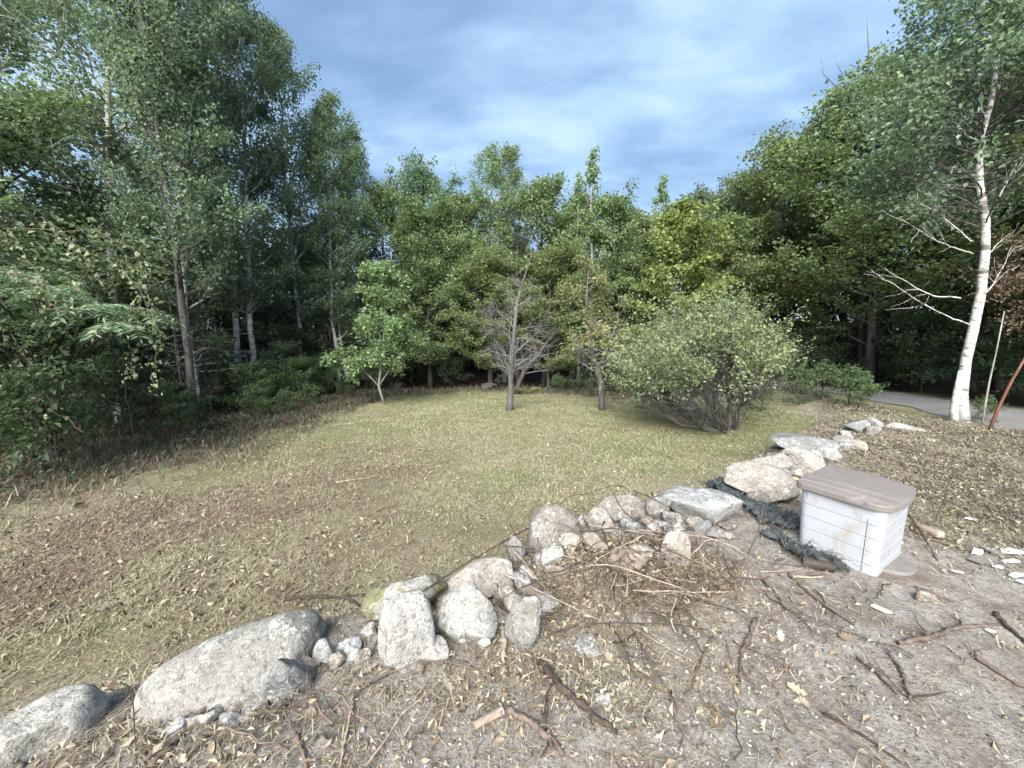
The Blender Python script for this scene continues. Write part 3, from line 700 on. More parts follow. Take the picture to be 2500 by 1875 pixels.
def dead_apple():
    rng = np.random.default_rng(101); b = gp(1243, 1003)
    r = empty('dead_tree', b); tag(r, 'bare grey dead tree standing alone in the mown clearing', 'tree')
    pts = np.array([(0, 0, -.1), (.03, 0, .3), (.06, .02, .75), (.05, .02, 1.25), (.10, .0, 1.8), (.16, .02, 2.4), (.22, .0, 3.0), (.34, .02, 3.5), (.52, .0, 4.0), (.62, 0, 4.4)])
    rad = np.array([.125, .10, .088, .082, .068, .055, .042, .03, .018, .006])
    trunk, fine, ends = [(pts, rad)], [], []
    for k in range(24):
        h = .8 + 2.9 * (k / 24) ** 1.15 + rng.normal(0, .05); f = np.interp(h, pts[:, 2], np.arange(10)) / 9
        p = along(pts, np.array([f]))[0]; az = k * 2.4 + rng.normal(0, .7); e = rng.uniform(-.1, .75) + .25 * f
        L = np.interp(h, [.8, 1.3, 2.2, 3.0, 3.9], [1.25, 1.35, .95, .6, .35]) * rng.uniform(.5, 1.3)
        branch(rng, p, (math.cos(az) * math.cos(e), math.sin(az) * math.cos(e), math.sin(e)), L, .021 * (1.1 - f * .6), 0, fine, ends, (6, 5, 2), 1.0, .25, .52)
    V, F = tubes(trunk, 10); obj('trunk', mesh_np('trunk', V, F, None, True), M['grey_bark'], r)
    V, F = tubes(fine, 4, False); o = obj('branches', mesh_np('branches', V, F, None, True), M['dead_bark'], r); o['kind'] = 'stuff'
dead_apple()
def second_dead():
    rng = np.random.default_rng(131); b = gp(1262, 962)
    r = empty('leaning_tree', b); tag(r, 'dark trunk leaning right just behind the bare grey dead tree', 'tree')
    pts = np.array([(0, 0, -.1), (.05, 0, .35), (.3, .0, .9), (.7, 0, 1.4), (1.1, 0, 1.9), (1.5, 0, 2.5)]); trunk = [(pts, np.array([.12, .10, .085, .07, .05, .02]))]; fine, ends = [], []
    for k in range(12):
        p = along(pts, np.array([.35 + .6 * k / 12]))[0]; az = k * 2.4
        branch(rng, p, (math.cos(az), math.sin(az), .25), rng.uniform(.7, 1.2), .02, 0, fine, ends, (5, 4), .9, .2)
    V, F = tubes(trunk, 8); obj('trunk', mesh_np('trunk', V, F, None, True), M['dark_bark'], r)
    V, F = tubes(fine, 4, False); o = obj('branches', mesh_np('branches', V, F, None, True), M['dead_bark'], r); o['kind'] = 'stuff'
second_dead()
def yellowing_tree():
    rng = np.random.default_rng(102); b = gp(1470, 1003)
    r = empty('yellowing_tree', b); tag(r, 'half-bare small tree with yellowing leaves and a leaning dark trunk', 'tree')
    pts = np.array([(0, 0, -.1), (-.02, 0, .35), (-.06, 0, .8), (-.16, .02, 1.2), (-.34, 0, 1.7), (-.46, 0, 2.3), (-.52, 0, 3.0), (-.50, 0, 3.6), (-.46, 0, 4.1)])
    rad = np.array([.10, .085, .075, .068, .055, .042, .03, .018, .006]); trunk, fine, ends = [(pts, rad)], [], []
    t2 = np.array([pts[3], (.02, 0, 1.6), (.22, 0, 2.1), (.42, .05, 2.7)]); trunk.append((t2, np.array([.05, .04, .03, .01])))
    for k in range(26):
        h = 1.0 + 2.9 * k / 26; src = t2 if (k % 3 == 0 and h < 2.7) else pts
        f = np.interp(h, src[:, 2], np.arange(len(src))) / (len(src) - 1); p = along(src, np.array([min(f, .99)]))[0]
        az = k * 2.4 + rng.normal(0, .4); e = rng.uniform(.0, .6) + .2 * f
        L = np.interp(h, [1, 1.6, 2.6, 4], [1.2, 1.2, .9, .35]) * rng.uniform(.7, 1.1)
        branch(rng, p, (math.cos(az) * math.cos(e), math.sin(az) * math.cos(e), math.sin(e)), L, .022 * (1.15 - .6 * f), 0, fine, ends, (5, 4, 2), .9, .2, .52)
    V, F = tubes(trunk, 9); obj('trunk', mesh_np('trunk', V, F, None, True), M['grey_bark'], r)
    V, F = tubes(fine, 4, False); o = obj('branches', mesh_np('branches', V, F, None, True), M['dead_bark'], r); o['kind'] = 'stuff'
    P = seg_points(rng, ends, 5200, .07, 2); keep = rng.random(len(P)) < sstep(1.0, 2.2, P[:, 2]) * (.35 + .65 * (vn3(P * 2.2, 5) > -.1)); P = P[keep]
    rn = np.clip(.32 + .45 * np.exp(-((P[:, 0] + .1) ** 2 + (P[:, 2] - 1.9) ** 2) / .16) + rng.normal(0, .16, len(P)), 0, 1)
    leaf_obj('crown', P, rng, .085, .055, 'leaf_yellowing', r, rnd=rn)
yellowing_tree()
def round_shrub():
    rng = np.random.default_rng(103); b = gp(1782, 1050); b[2] -= .02
    r = empty('round_shrub', b); tag(r, 'large round grey-green shrub with many stems leaning from one base', 'shrub')
    C = np.array([-.72, .15, 1.62]); RX, RY, RZ = 2.02, 1.8, 1.28
    thick, fine, leafseg, bareseg = [], [], [], []
    stems = [(-1.25, -.2, .75), (-1.0, .3, 1.1), (-.75, -.35, 1.35), (-.5, .4, 1.5), (-.2, -.2, 1.6), (.05, .3, 1.4), (.35, -.1, 1.2), (.25, .6, 1.0), (-1.4, .5, .9), (-.9, -.7, .9), (-.1, -.75, 1.1), (-1.6, .0, .55)]
    ends_ = []
    for sx, sy, sz in stems:
        e = np.array([sx, sy, sz]); t = np.linspace(0, 1, 7)[:, None]
        P = np.array([-.15 + .25 * rng.random() if False else 0, rng.normal(0, .06), 0]) * (1 - t) + e * t; P[:, 2] -= (.28 * np.sin(np.pi * t[:, 0]) * (abs(sx) > .6)); P[:, 2] = np.maximum(P[:, 2], .02 + .1 * t[:, 0]); P[0] = (rng.normal(0, .05), rng.normal(0, .05), -.12)
        P[1:] += rng.normal(0, .03, (6, 3)); thick.append((P, np.linspace(.042, .018, 7))); ends_.append(P)
    for k in range(520):
        th = rng.uniform(0, 6.283); ph = math.acos(rng.uniform(-.75, 1)); q = rng.uniform(.62, 1.06)
        d = np.array([math.sin(ph) * math.cos(th), math.sin(ph) * math.sin(th), math.cos(ph)])
        lump = 1 + .14 * math.sin(3 * th + 1) + .12 * math.sin(5 * th + 5 * ph) + .08 * math.sin(11 * th) + (.28 * rng.random() if k % 9 == 0 else 0)
        T_ = C + d * np.array([RX, RY, RZ]) * q * lump
        if T_[2] < .18: continue
        j = int(np.argmin([np.linalg.norm(P[-1] - T_) for P in ends_])); P = ends_[j]
        s = along(P, np.array([rng.uniform(.45, 1.)]))[0]
        m = (s + T_) / 2 + rng.normal(0, .12, 3); m2 = s * .3 + T_ * .7 + rng.normal(0, .08, 3)
        fine.append((np.array([s, m, m2, T_]), np.array([.012, .008, .005, .0025])))
        (leafseg if T_[2] > .85 + .5 * sstep(-1.7, -.3, T_[0]) + .25 * rng.random() else bareseg).append((m2, T_))
        for _ in range(2):
            e2 = T_ + rng.normal(0, .22, 3); fine.append((np.array([m2, (m2 + e2) / 2 + rng.normal(0, .04, 3), e2]), np.array([.005, .0035, .002])))
            if T_[2] > 1.0 + .45 * sstep(-1.7, -.3, T_[0]): leafseg.append((m2, e2))
    V, F = tubes(thick, 7); V2, F2 = tubes(fine, 3, False); V, F = join([(V, F), (V2, F2)])
    obj('stems', mesh_np('stems', V, F, None, True), M['grey_bark'], r)['kind'] = 'stuff'
    S = np.array([a for a, _ in leafseg]); E_ = np.array([a for _, a in leafseg]); n = 20000; i = rng.integers(0, len(S), n)
    P = S[i] + (E_[i] - S[i]) * rng.random((n, 1)) * 1.1 + rng.normal(0, .055, (n, 3))
    leaf_obj('crown', P, rng, .062, .036, 'leaf_shrub', r, up=.5, droop=.0, rnd=np.clip(.3 * rng.random(len(S))[i] + .4 * rng.random(n) + .3 * (.5 + .8 * vn3(P * 2.2, 8)), 0, 1))
round_shrub()
def left_sapling():
    rng = np.random.default_rng(104); b = gp(942, 990)
    r = empty('leafy_sapling', b); tag(r, 'leafy small tree with a thin pale bent trunk at the back left of the clearing', 'tree')
    pts = np.array([(0, 0, -.1), (-.12, 0, .3), (-.2, 0, .62), (-.12, 0, 1.1), (0, 0, 1.9), (.08, 0, 2.8), (.12, 0, 3.6), (.16, 0, 4.3)]); trunk = [(pts, np.array([.045, .04, .042, .038, .032, .024, .015, .005]))]
    trunk.append((np.array([pts[2], (-.5, 0, .95), (-.85, .05, 1.2), (-1.25, .1, 1.35)]), np.array([.03, .025, .018, .006])))
    trunk.append((np.array([pts[2], (.05, .1, 1.0), (.3, .15, 1.4), (.55, .2, 1.9)]), np.array([.03, .025, .018, .006])))
    fine, ends = [], []
    for k in range(34):
        src = trunk[k % 3 if k < 21 else 0][0]; f = rng.uniform(.35, .98); p = along(src, np.array([f]))[0]; az = k * 2.4; e = rng.uniform(-.1, .6)
        L = (1.15 - .65 * f if src is pts else .55) * rng.uniform(.8, 1.2)
        branch(rng, p, (math.cos(az) * math.cos(e), math.sin(az) * math.cos(e), math.sin(e)), L, .012, 0, fine, ends, (5, 3), .9, .1)
    V, F = tubes(trunk, 7); obj('trunk', mesh_np('trunk', V, F, None, True), M['dead_bark'], r)
    V, F = tubes(fine, 3, False); obj('branches', mesh_np('branches', V, F, None, True), M['grey_bark'], r)['kind'] = 'stuff'
    P = seg_points(rng, ends, 10500, .075, 1); P = P[P[:, 2] > .75]
    leaf_obj('crown', P, rng, .095, .06, 'leaf_mixed', r, up=.7, droop=.35)
left_sapling()
def front_birch():
    rng = np.random.default_rng(105); b = gp(2352, 1030)
    r = empty('white_birch', b); tag(r, 'white birch with black marks in front of the driveway on the right', 'tree')
    d0 = b[1]
    px = [(2352, 1040), (2356, 960), (2366, 880), (2376, 810), (2387, 720), (2396, 620), (2404, 540), (2398, 450), (2400, 380), (2412, 300), (2420, 220), (2428, 120), (2436, 10)]
    pts = np.array([dp(x, y, d0) for x, y in px]) - b; pts = np.vstack([pts, pts[-1] + [.1, 0, 1.2], pts[-1] + [.15, .1, 2.4]])
    pts[:, 1] += .06 * np.sin(np.arange(len(pts)))
    rad = .63 * np.array([.165, .13, .122, .118, .108, .10, .092, .084, .076, .066, .056, .046, .036, .022, .006])
    trunk = [(pts, rad)]
    # second stem at the foot
    trunk.append((np.array([(-.10, .05, -.1), (-.16, .05, .25), (-.14, .05, .7), (-.12, .06, 1.0)]), np.array([.07, .06, .05, .03])))
    limbs = [[(2372, 795), (2320, 775), (2250, 740), (2190, 700), (2125, 660)], [(2345, 728), (2280, 722), (2230, 700), (2160, 655)], [(2375, 620), (2330, 605), (2280, 585), (2200, 535)],
             [(2372, 590), (2340, 560), (2290, 520), (2220, 485)], [(2386, 740), (2420, 700), (2450, 650), (2470, 600)], [(2392, 345), (2360, 330), (2335, 302)], [(2400, 640), (2430, 600), (2480, 560)],
             [(2402, 480), (2450, 450), (2500, 400)], [(2412, 300), (2395, 260), (2390, 200)], [(2440, 480), (2470, 420), (2510, 350)]]
    for k, l in enumerate(limbs):
        dd = np.linspace(0, (-.35, .2, -.5, .3, -.3, .2, .3, -.4, .1, .4)[k], len(l)); P = np.array([dp(x, y, d0 + q) for (x, y), q in zip(l, dd)]) - b
        t = np.linspace(0, 1, 4 * len(l)); P = np.stack([np.interp(t, np.linspace(0, 1, len(l)), P[:, i]) for i in range(3)], 1); P[1:] += rng.normal(0, .005, (len(P) - 1, 3))
        trunk.append((P, np.linspace(.014, .003, len(P))))
        for q in range(5):
            f = rng.uniform(.3, .98); q0 = along(P, np.array([f]))[0]; Lq = rng.uniform(.2, .5); dq = unit((P[-1] - P[0])[None])[0] + rng.normal(0, .55, 3); Q = q0 + dq * Lq * np.linspace(0, 1, 4)[:, None]; Q[1:] += rng.normal(0, .02, (3, 3)); trunk.append((Q, np.linspace(.0035, .001, 4)))
    V, F = tubes(trunk, 10); obj('trunk', mesh_np('trunk', V, F, None, True), M['birch_bark'], r)
    fine, ends = [], []
    for k in range(90):
        f = rng.uniform(.40, .99); p = along(pts, np.array([f]))[0]; az = k * 2.4; e = rng.uniform(.1, .8)
        L = np.interp(f, [.4, .6, .85, 1], [1.2, 1.6, 1.35, .6]) * rng.uniform(.7, 1.15)
        branch(rng, p, (math.cos(az) * math.cos(e), math.sin(az) * math.cos(e), math.sin(e)), L, .016, 0, fine, ends, (6, 3), .8, -.25)
    V, F = tubes(fine, 3, False); obj('branches', mesh_np('branches', V, F, None, True), M['grey_bark'], r)['kind'] = 'stuff'
    P = seg_points(rng, ends, 38000, .12, 1)
    axx = np.stack([np.interp(P[:, 2], pts[:, 2], pts[:, 0]), np.interp(P[:, 2], pts[:, 2], pts[:, 1])], 1); q = P[:, :2] - axx
    P = P[(q[:, 1] + .25 * q[:, 0] > .1) | (np.hypot(q[:, 0], q[:, 1]) > 1.0 + .5 * rng.random(len(P))) | (P[:, 2] > 6.3)]; sc = P + b
    dep = sc[:, 1] * CP - (sc[:, 2] - CAM_H) * SP
    keep = (P[:, 2] > 2.2) & (rng.random(len(P)) < sstep(1.8, 4.8, P[:, 2] + .9 * sstep(0, 1.2, P[:, 0]) + .8 * vn3(P * .9, 3)))
    P = P[keep]
    leaf_obj('crown', P, rng, .075, .055, 'leaf_birch', r, up=.5, droop=.6)
front_birch()
def snag():
    rng = np.random.default_rng(106); b = np.array([12.9, 14.2, Hs(12.9, 14.2)])
    r = empty('bare_topped_tree', b); tag(r, 'tree with bare dead twigs spiking the sky above the maples on the right', 'tree')
    d0 = 14.2
    top = [dp(2125, 420, d0), dp(2113, 320, d0), dp(2112, 250, d0), dp(2122, 180, d0), dp(2120, 110, d0), dp(2116, 45, d0)]
    pts = np.array([b - b + [0, 0, -.1], (top[0] - b) * [.6, .6, .5]] + [p - b for p in top]); paths = [(pts, np.array([.14, .10, .06, .045, .035, .025, .016, .005]))]
    for l in ([(2112, 250), (2075, 245), (2045, 215), (2010, 180), (2004, 140)], [(2075, 245), (2062, 210), (2056, 180), (2040, 150)], [(2116, 175), (2095, 165), (2078, 158)], [(2120, 165), (2150, 135), (2175, 105), (2198, 92)],
              [(2160, 240), (2163, 170), (2161, 105)], [(2150, 230), (2200, 140), (2225, 70)], [(2113, 320), (2085, 290), (2050, 270), (2030, 300)], [(2112, 300), (2150, 250), (2190, 215)], [(2105, 380), (2060, 340), (2020, 330)]):
        P = np.array([dp(x, y, d0 + .3 * rng.normal()) - b for x, y in l]); paths.append((P, np.linspace(.02, .006, len(P))))
    V, F = tubes(paths, 6); obj('trunk', mesh_np('trunk', V, F, None, True), M['grey_bark'], r)
    cs = [(2050, 240, .45), (2080, 225, .35), (2030, 300, .45), (2100, 290, .4), (2025, 330, .4), (2150, 230, .5), (2070, 330, .6), (2120, 350, .7), (2180, 160, .5), (2015, 375, .45), (2140, 200, .35)]
    P = np.concatenate([dp(x, y, d0) - b + rng.normal(0, 1, (520, 3)) * [s * .6, s * .6, s * .33] for x, y, s in cs])
    leaf_obj('crown', P, rng, .125, .09, 'leaf_oak', r, droop=.5)
snag()

def leaning_stem(name, label, px, d0s, r0, mat, leaves=0):
    P = np.array([dp(x, y, d) for (x, y), d in zip(px, d0s)]); b = P[0].copy(); b[2] = Hs(b[0], b[1]); P = P - b; P[0, 2] = -.05
    r = empty(name, b); tag(r, label, 'tree'); V, F = tubes([(P, np.linspace(r0, r0 * .5, len(P)))], 8); obj('trunk', mesh_np('trunk', V, F, None, True), M[mat], r)
    return r, P
g1 = gp(2405, 1035)
leaning_stem('leaning_sapling', 'thin white and red stem right beside the white birch', [(2398, 1035), (2406, 985), (2416, 930), (2432, 860), (2452, 760)], [7.15] * 5, .017, 'pale_bark')
leaning_stem('leaning_sapling', 'red-brown stem leaning steeply right at the right border', [(2412, 1055), (2440, 990), (2470, 930), (2505, 870), (2560, 770)], [6.6] * 5, .026, 'red_bark')
def dry_branch():
    rng = np.random.default_rng(55); b = np.array([11.2, 7.6, Hs(11.2, 7.6)]); r = empty('withered_sapling', b)
    tag(r, 'withered sapling with red-brown dry leaves at the right border', 'tree')
    fine, ends = [], []; pts = np.array([(0, 0, -.1), (-.2, 0, 1.2), (-.5, 0, 2.4), (-.7, 0, 3.4)])
    for k in range(16):
        p = along(pts, np.array([rng.uniform(.45, 1)]))[0]; az = rng.uniform(1.8, 4.5)
        branch(rng, p, (math.cos(az), math.sin(az) * .6, .25), rng.uniform(.6, 1.3), .012, 0, fine, ends, (4, 3), .8, -.2)
    V, F = tubes([(pts, np.array([.05, .04, .03, .01]))], 7); obj('trunk', mesh_np('trunk', V, F, None, True), M['red_bark'], r)
    V, F = tubes(fine, 3, False); obj('branches', mesh_np('branches', V, F, None, True), M['red_bark'], r)['kind'] = 'stuff'
    leaf_obj('crown', seg_points(rng, ends, 2200, .09, 1), rng, .06, .038, 'leaf_dry', r, droop=.7)
dry_branch()

# ---- undergrowth
def frond(rng, p, d, L, arch, npair, ll, lw, P_, D_, stem):
    t = np.linspace(0, 1, 7); d = unit(np.array(d, float)[None])[0]
    P = p + d * L * t[:, None]; P[:, 2] += arch[0] * L * t - arch[1] * L * t ** 2
    stem.append((P, np.linspace(.006, .002, 7))); tg = unit(np.gradient(P, axis=0))
    for k in range(npair):
        f = .15 + .83 * k / npair; q = along(P, np.array([f]))[0]; tt = along(tg, np.array([f]))[0]
        s = unit(np.cross(tt, [0, 0, 1.])[None])[0]; sz = math.sin(math.pi * min(1, .25 + f * .75)) ** .6
        for g in (-1, 1):
            P_.append(q); D_.append(tt * .45 + s * g + np.array([0, 0, rng.normal(-.12, .1)])); 
    P_.append(P[-1]); D_.append(tg[-1])
def sumac():
    rng = np.random.default_rng(201); b = np.array([-7.4, 6.1, 0]); b[2] = Hs(b[0], b[1])
    r = empty('sumac', b); tag(r, 'sumac with feathery drooping fronds jutting from the left border', 'shrub')
    stems, leafP, leafD = [], [], []
    tips = [(-.2, .3, 2.9), (.5, -.1, 2.75), (1.1, -.25, 2.45), (1.55, -.2, 2.2), (-.5, -.3, 2.9), (.2, -.8, 2.75), (.75, .45, 2.55), (-.9, -.6, 2.6), (-.6, .5, 3.15), (0, -1.1, 2.35), (-.35, -1.3, 2.5), (1.3, .3, 2.35)]
    for tp in tips:
        e = np.array(tp); t = np.linspace(0, 1, 7)[:, None]
        P = e * t; P[:, 2] = e[2] * np.sin(t[:, 0] * math.pi / 2) ** .9; P[:, :2] = e[:2] * t ** 1.6; P[1:] += rng.normal(0, .03, (6, 3)); P[0, 2] = -.1
        stems.append((P, np.linspace(.03, .012, 7)))
        for k in range(11):
            az = k * 2.4 + rng.normal(0, .3); frond(rng, P[-1] + rng.normal(0, .04, 3), (math.cos(az), math.sin(az), .1), rng.uniform(.42, .68), (.35, .75), 11, .12, .03, leafP, leafD, stems)
    V, F = tubes(stems, 5, False); obj('stem', mesh_np('stem', V, F, None, True), M['dark_bark'], r)
    leaf_obj('foliage', np.array(leafP), rng, .13, .036, 'leaf_sumac', r, up=1.4, droop=.25, D=unit(np.array(leafD)))
sumac()
def vine(name, label, strands, n, ll):
    rng = np.random.default_rng(len(label)); P0 = np.array(strands[0][0][0]); b = np.array([P0[0], P0[1], Hs(P0[0], P0[1])]); r = empty(name, b); tag(r, label, 'vine')
    paths, LP = [], []
    for pts, w in strands:
        pts = np.array(pts) - b; t = np.linspace(0, 1, 22); P = np.stack([np.interp(t, np.linspace(0, 1, len(pts)), pts[:, i]) for i in range(3)], 1); P += np.cumsum(rng.normal(0, .018, P.shape), 0)
        paths.append((P, np.full(22, .006))); i = rng.random(int(n * w)); LP.append(along(P, i * .999) + rng.normal(0, .055, (len(i), 3)))
    V, F = tubes(paths, 4, False); obj('stem', mesh_np('stem', V, F, None, True), M['stick'], r)
    leaf_obj('foliage', np.concatenate(LP), rng, ll, ll * .9, 'leaf_vine', r, up=.1, droop=1.2)
vine('hanging_vine', 'pale-leaved vine hanging in strands before the dark left wood', [([dp(300, 640, 6.3), dp(345, 720, 6.2), dp(385, 800, 6.2), dp(395, 880, 6.1), dp(380, 960, 6.1)], 1), ([dp(345, 720, 6.3), dp(300, 800, 6.2), dp(310, 880, 6.2), dp(325, 930, 6.2)], .8), ([dp(345, 640, 6.4), dp(350, 690, 6.3), dp(400, 860, 6.3)], .6)], 110, .06)
vine('hanging_vine', 'bright vine leaves draped below the sumac fronds at the left border', [([dp(20, 560, 5.6), dp(60, 630, 5.5), dp(120, 700, 5.5), dp(160, 740, 5.4)], 1), ([dp(100, 530, 5.8), dp(150, 590, 5.7), dp(190, 640, 5.6), dp(160, 680, 5.6)], 1), ([dp(0, 660, 5.5), dp(50, 690, 5.5), dp(110, 720, 5.5)], .7), ([dp(10, 560, 6), dp(200, 560, 6), dp(330, 600, 6)], .5)], 55, .065)
vine('hanging_vine', 'thin bare vine loop with few leaves at the far left', [([dp(0, 790, 5.3), dp(40, 830, 5.3), dp(75, 900, 5.3)], 1), ([dp(80, 930, 5.3), dp(140, 1000, 5.3), dp(170, 1070, 5.3)], .6)], 34, .07)

under = [(-7.0, 8.0, .42, 'under', 'dark bush at the foot of the thick trunk on the left'), (-8.6, 8.3, .6, 'under', 'dark bush behind the hanging vine'), (-8.6, 6.3, .95, 'under', 'shaded bush at the left border under the sumac'),
         (-7.1, 5.7, .85, 'under', 'shaded bush in front of the sumac stem at the left border'), (-7.5, 10.9, .5, 'under', 'green bush right of the thick dark trunk'), (-8.3, 11.6, .5, 'under', 'green bush before the paired white birches'),
         (-6.9, 12.4, .5, 'under', 'green bush at the wood edge below the paired birches'), (-6.9, 14.0, .5, 'under', 'green bush before the slender leaning birches'), (-8.0, 14.6, .9, 'under', 'tall shaded bush between the birch pairs'),
         (-9.8, 8.6, 1.0, 'under', 'tall shaded bush deep behind the vine'), (-5.3, 15.6, .7, 'under', 'bush at the back left corner of the clearing'), (-4.9, 17.0, .9, 'under', 'shaded bush behind the leafy sapling'),
         (5.6, 13.6, .72, 'under', 'bush below the bright yellow-green maple'), (4.1, 14.2, .62, 'under', 'bush right of the yellowing tree at the wood edge'), (7.0, 13.4, .8, 'under', 'bush behind the right side of the round shrub'),
         (2.6, 14.8, .6, 'under', 'bush between the dead tree and the yellowing tree'), (8.5, 12.2, .55, 'under', 'low bush at the right end of the round shrub'), (-2.6, 17.0, .62, 'under', 'shaded bush under the low spreading maple'),
         (-9.4, 11.2, 1.05, 'under', 'leafy bush between the thick trunk and the paired birches'), (-10.6, 9.2, 1.1, 'under', 'leafy bush behind the pale crooked trunk'), (-9.0, 15.0, 1.25, 'under', 'tall bush behind the paired white birches'), (-7.7, 13.0, .7, 'under', 'leafy bush right beside the paired white birches'), (-6.3, 16.6, 1.1, 'under', 'tall bush behind the slender leaning birches'),
         (12.4, 11.6, .85, 'under', 'shaded bush beyond the bend of the driveway'), (12.6, 9.2, .85, 'under', 'shaded bush across the driveway behind the white birch'), (11.4, 14.6, .75, 'under', 'bush at the far end of the driveway'), (13.4, 13.8, 1.0, 'under', 'dark bush deep under the large maple'), (12.2, 7.4, .8, 'under', 'shaded bush across the driveway at the right border')]
for k, (x, y, s, key, lab) in enumerate(under):
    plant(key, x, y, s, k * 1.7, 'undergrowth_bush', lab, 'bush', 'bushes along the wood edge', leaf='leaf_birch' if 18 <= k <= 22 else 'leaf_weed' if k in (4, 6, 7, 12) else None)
weeds = [(-6.45, 9.6, .50, 'bright weeds at the wood edge right of the thick dark trunk'), (-6.2, 10.4, .42, 'weeds with pale flowers at the left wood edge'), (-6.0, 11.3, .45, 'weeds along the edge below the paired birches'),
         (-5.6, 12.9, .42, 'weeds left of the leafy sapling'), (7.7, 10.2, .62, 'dark green weeds between the shrub and the driveway'), (8.4, 9.5, .58, 'dark green weeds at the driveway edge behind the stone bank'), (8.1, 8.9, .5, 'low weeds in front of the driveway'), (8.6, 10.6, .6, 'weeds hiding the left edge of the driveway'),
         (3.9, 11.2, .42, 'weeds at the foot of the yellowing tree'), (5.3, 11.4, .45, 'weeds behind the stems of the round shrub'), (1.7, 14.4, .42, 'weeds in the shade right of the dead tree'), (2.9, 13.6, .4, 'weeds in shade left of the yellowing tree'), (9.2, 7.4, .3, 'sprig of leaves beside the white birch foot'),
         (6.5, 9.9, .42, 'weeds right of the round shrub base')]
for k, (x, y, s, lab) in enumerate(weeds):
    plant('under_b', x, y, s, k * 2.1, 'weed_clump', lab, 'weeds', 'weed clumps round the clearing', leaf='leaf_weed')
def fern(px, py, s, lab, mat='leaf_fern', n=9):
    rng = np.random.default_rng(int(px)); b = gp(px, py); r = empty('fern', b); tag(r, lab, 'fern'); st, P_, D_ = [], [], []
    for k in range(n):
        az = k * 6.283 / n + rng.normal(0, .3); frond(rng, np.zeros(3), (math.cos(az), math.sin(az), .75), s * rng.uniform(.8, 1.15), (.35, .65), 16, .1, .03, P_, D_, st)
    V, F = tubes(st, 4, False); obj('stem', mesh_np('stem', V, F, None, True), M['stick'], r)
    leaf_obj('foliage', np.array(P_), rng, .12 * s, .035 * s, mat, r, up=1.2, droop=.2, D=unit(np.array(D_)))
fern(1288, 962, .75, 'yellow-green fern clump right of the dead tree trunk')
fern(560, 985, .8, 'green fern at the left wood edge below the birches', 'leaf_weed', 11)
fern(620, 1000, .6, 'small green fern in front of the left wood', 'leaf_weed', 8)
fern(700, 930, .9, 'fern in shade under the paired birches', 'leaf_weed', 10)
def bare_sapling(k, px, py, Ht, lab):
    rng = np.random.default_rng(300 + k); b = gp(px, py); r = empty('bare_sapling', b); tag(r, lab, 'sapling', 'bare saplings at the left wood edge')
    P, R = trunk_path(rng, Ht, .022, .09, (rng.normal(0, .08), 0), 9, .003); fine, ends = [], []
    for q in range(12):
        az = q * 2.4; branch(rng, along(P, np.array([rng.uniform(.15, .95)]))[0], (math.cos(az), math.sin(az), .35), rng.uniform(.3, .8), .007, 0, fine, ends, (3, 2), .9, .2)
    V, F = tubes([(P, R)], 6); obj('trunk', mesh_np('trunk', V, F, None, True), M['grey_bark'], r)
    V, F = tubes(fine, 3, False); obj('twigs', mesh_np('twigs', V, F, None, True), M['grey_bark'], r)['kind'] = 'stuff'
for k, (px, py, hh, lab) in enumerate([(462, 1036, 3.2, 'bare twiggy sapling just left of the thick dark trunk'), (330, 1075, 1.6, 'bare twiggy sapling below the hanging vine'), (120, 1110, 1.9, 'bare twiggy sapling at the far left wood edge'), (615, 1000, 1.5, 'thin bare stem before the paired birches'),
                                      (230, 1085, 1.4, 'low bare sapling between the vine and the left border'), (795, 962, 1.7, 'thin bare stem left of the slender leaning birches'), (520, 1015, 2.6, 'thin bare sapling right of the thick dark trunk')]):
    bare_sapling(k, px, py, hh, lab)

# ------------------------------------------------------------------ stones of the bank
import bmesh
_ICO = {}
def ico(n):
    if n not in _ICO:
        bm = bmesh.new(); bmesh.ops.create_icosphere(bm, subdivisions=n, radius=1.0)
        V = np.array([v.co[:] for v in bm.verts]); F = np.array([[v.index for v in f.verts] for f in bm.faces]); bm.free(); _ICO[n] = (V, F)
    return _ICO[n]
def stone_shape(seed, dims, cuts=9, sharp=.9, rough=.05, sub=4):
    rng = np.random.default_rng(seed); V, F = ico(sub); V = V.copy()
    V = np.sign(V) * np.abs(V) ** .88
    for k in range(cuts + 5):
        n = unit(rng.normal(size=(1, 3)))[0]; d = rng.uniform(.46, .84)
        V = V - np.outer(np.maximum(0, V @ n - d) * sharp, n)
    V = V / np.abs(V).max(0)
    nrm = unit(V)
    rough = rough * 1.25
    V = V + nrm * (rough * 1.2 * vn3(V * 1.7 + seed, 1) + rough * .8 * vn3(V * 4 + seed, 2) + rough * .35 * vn3(V * 10 + seed, 3))[:, None]
    return V * np.array(dims) * .5, F
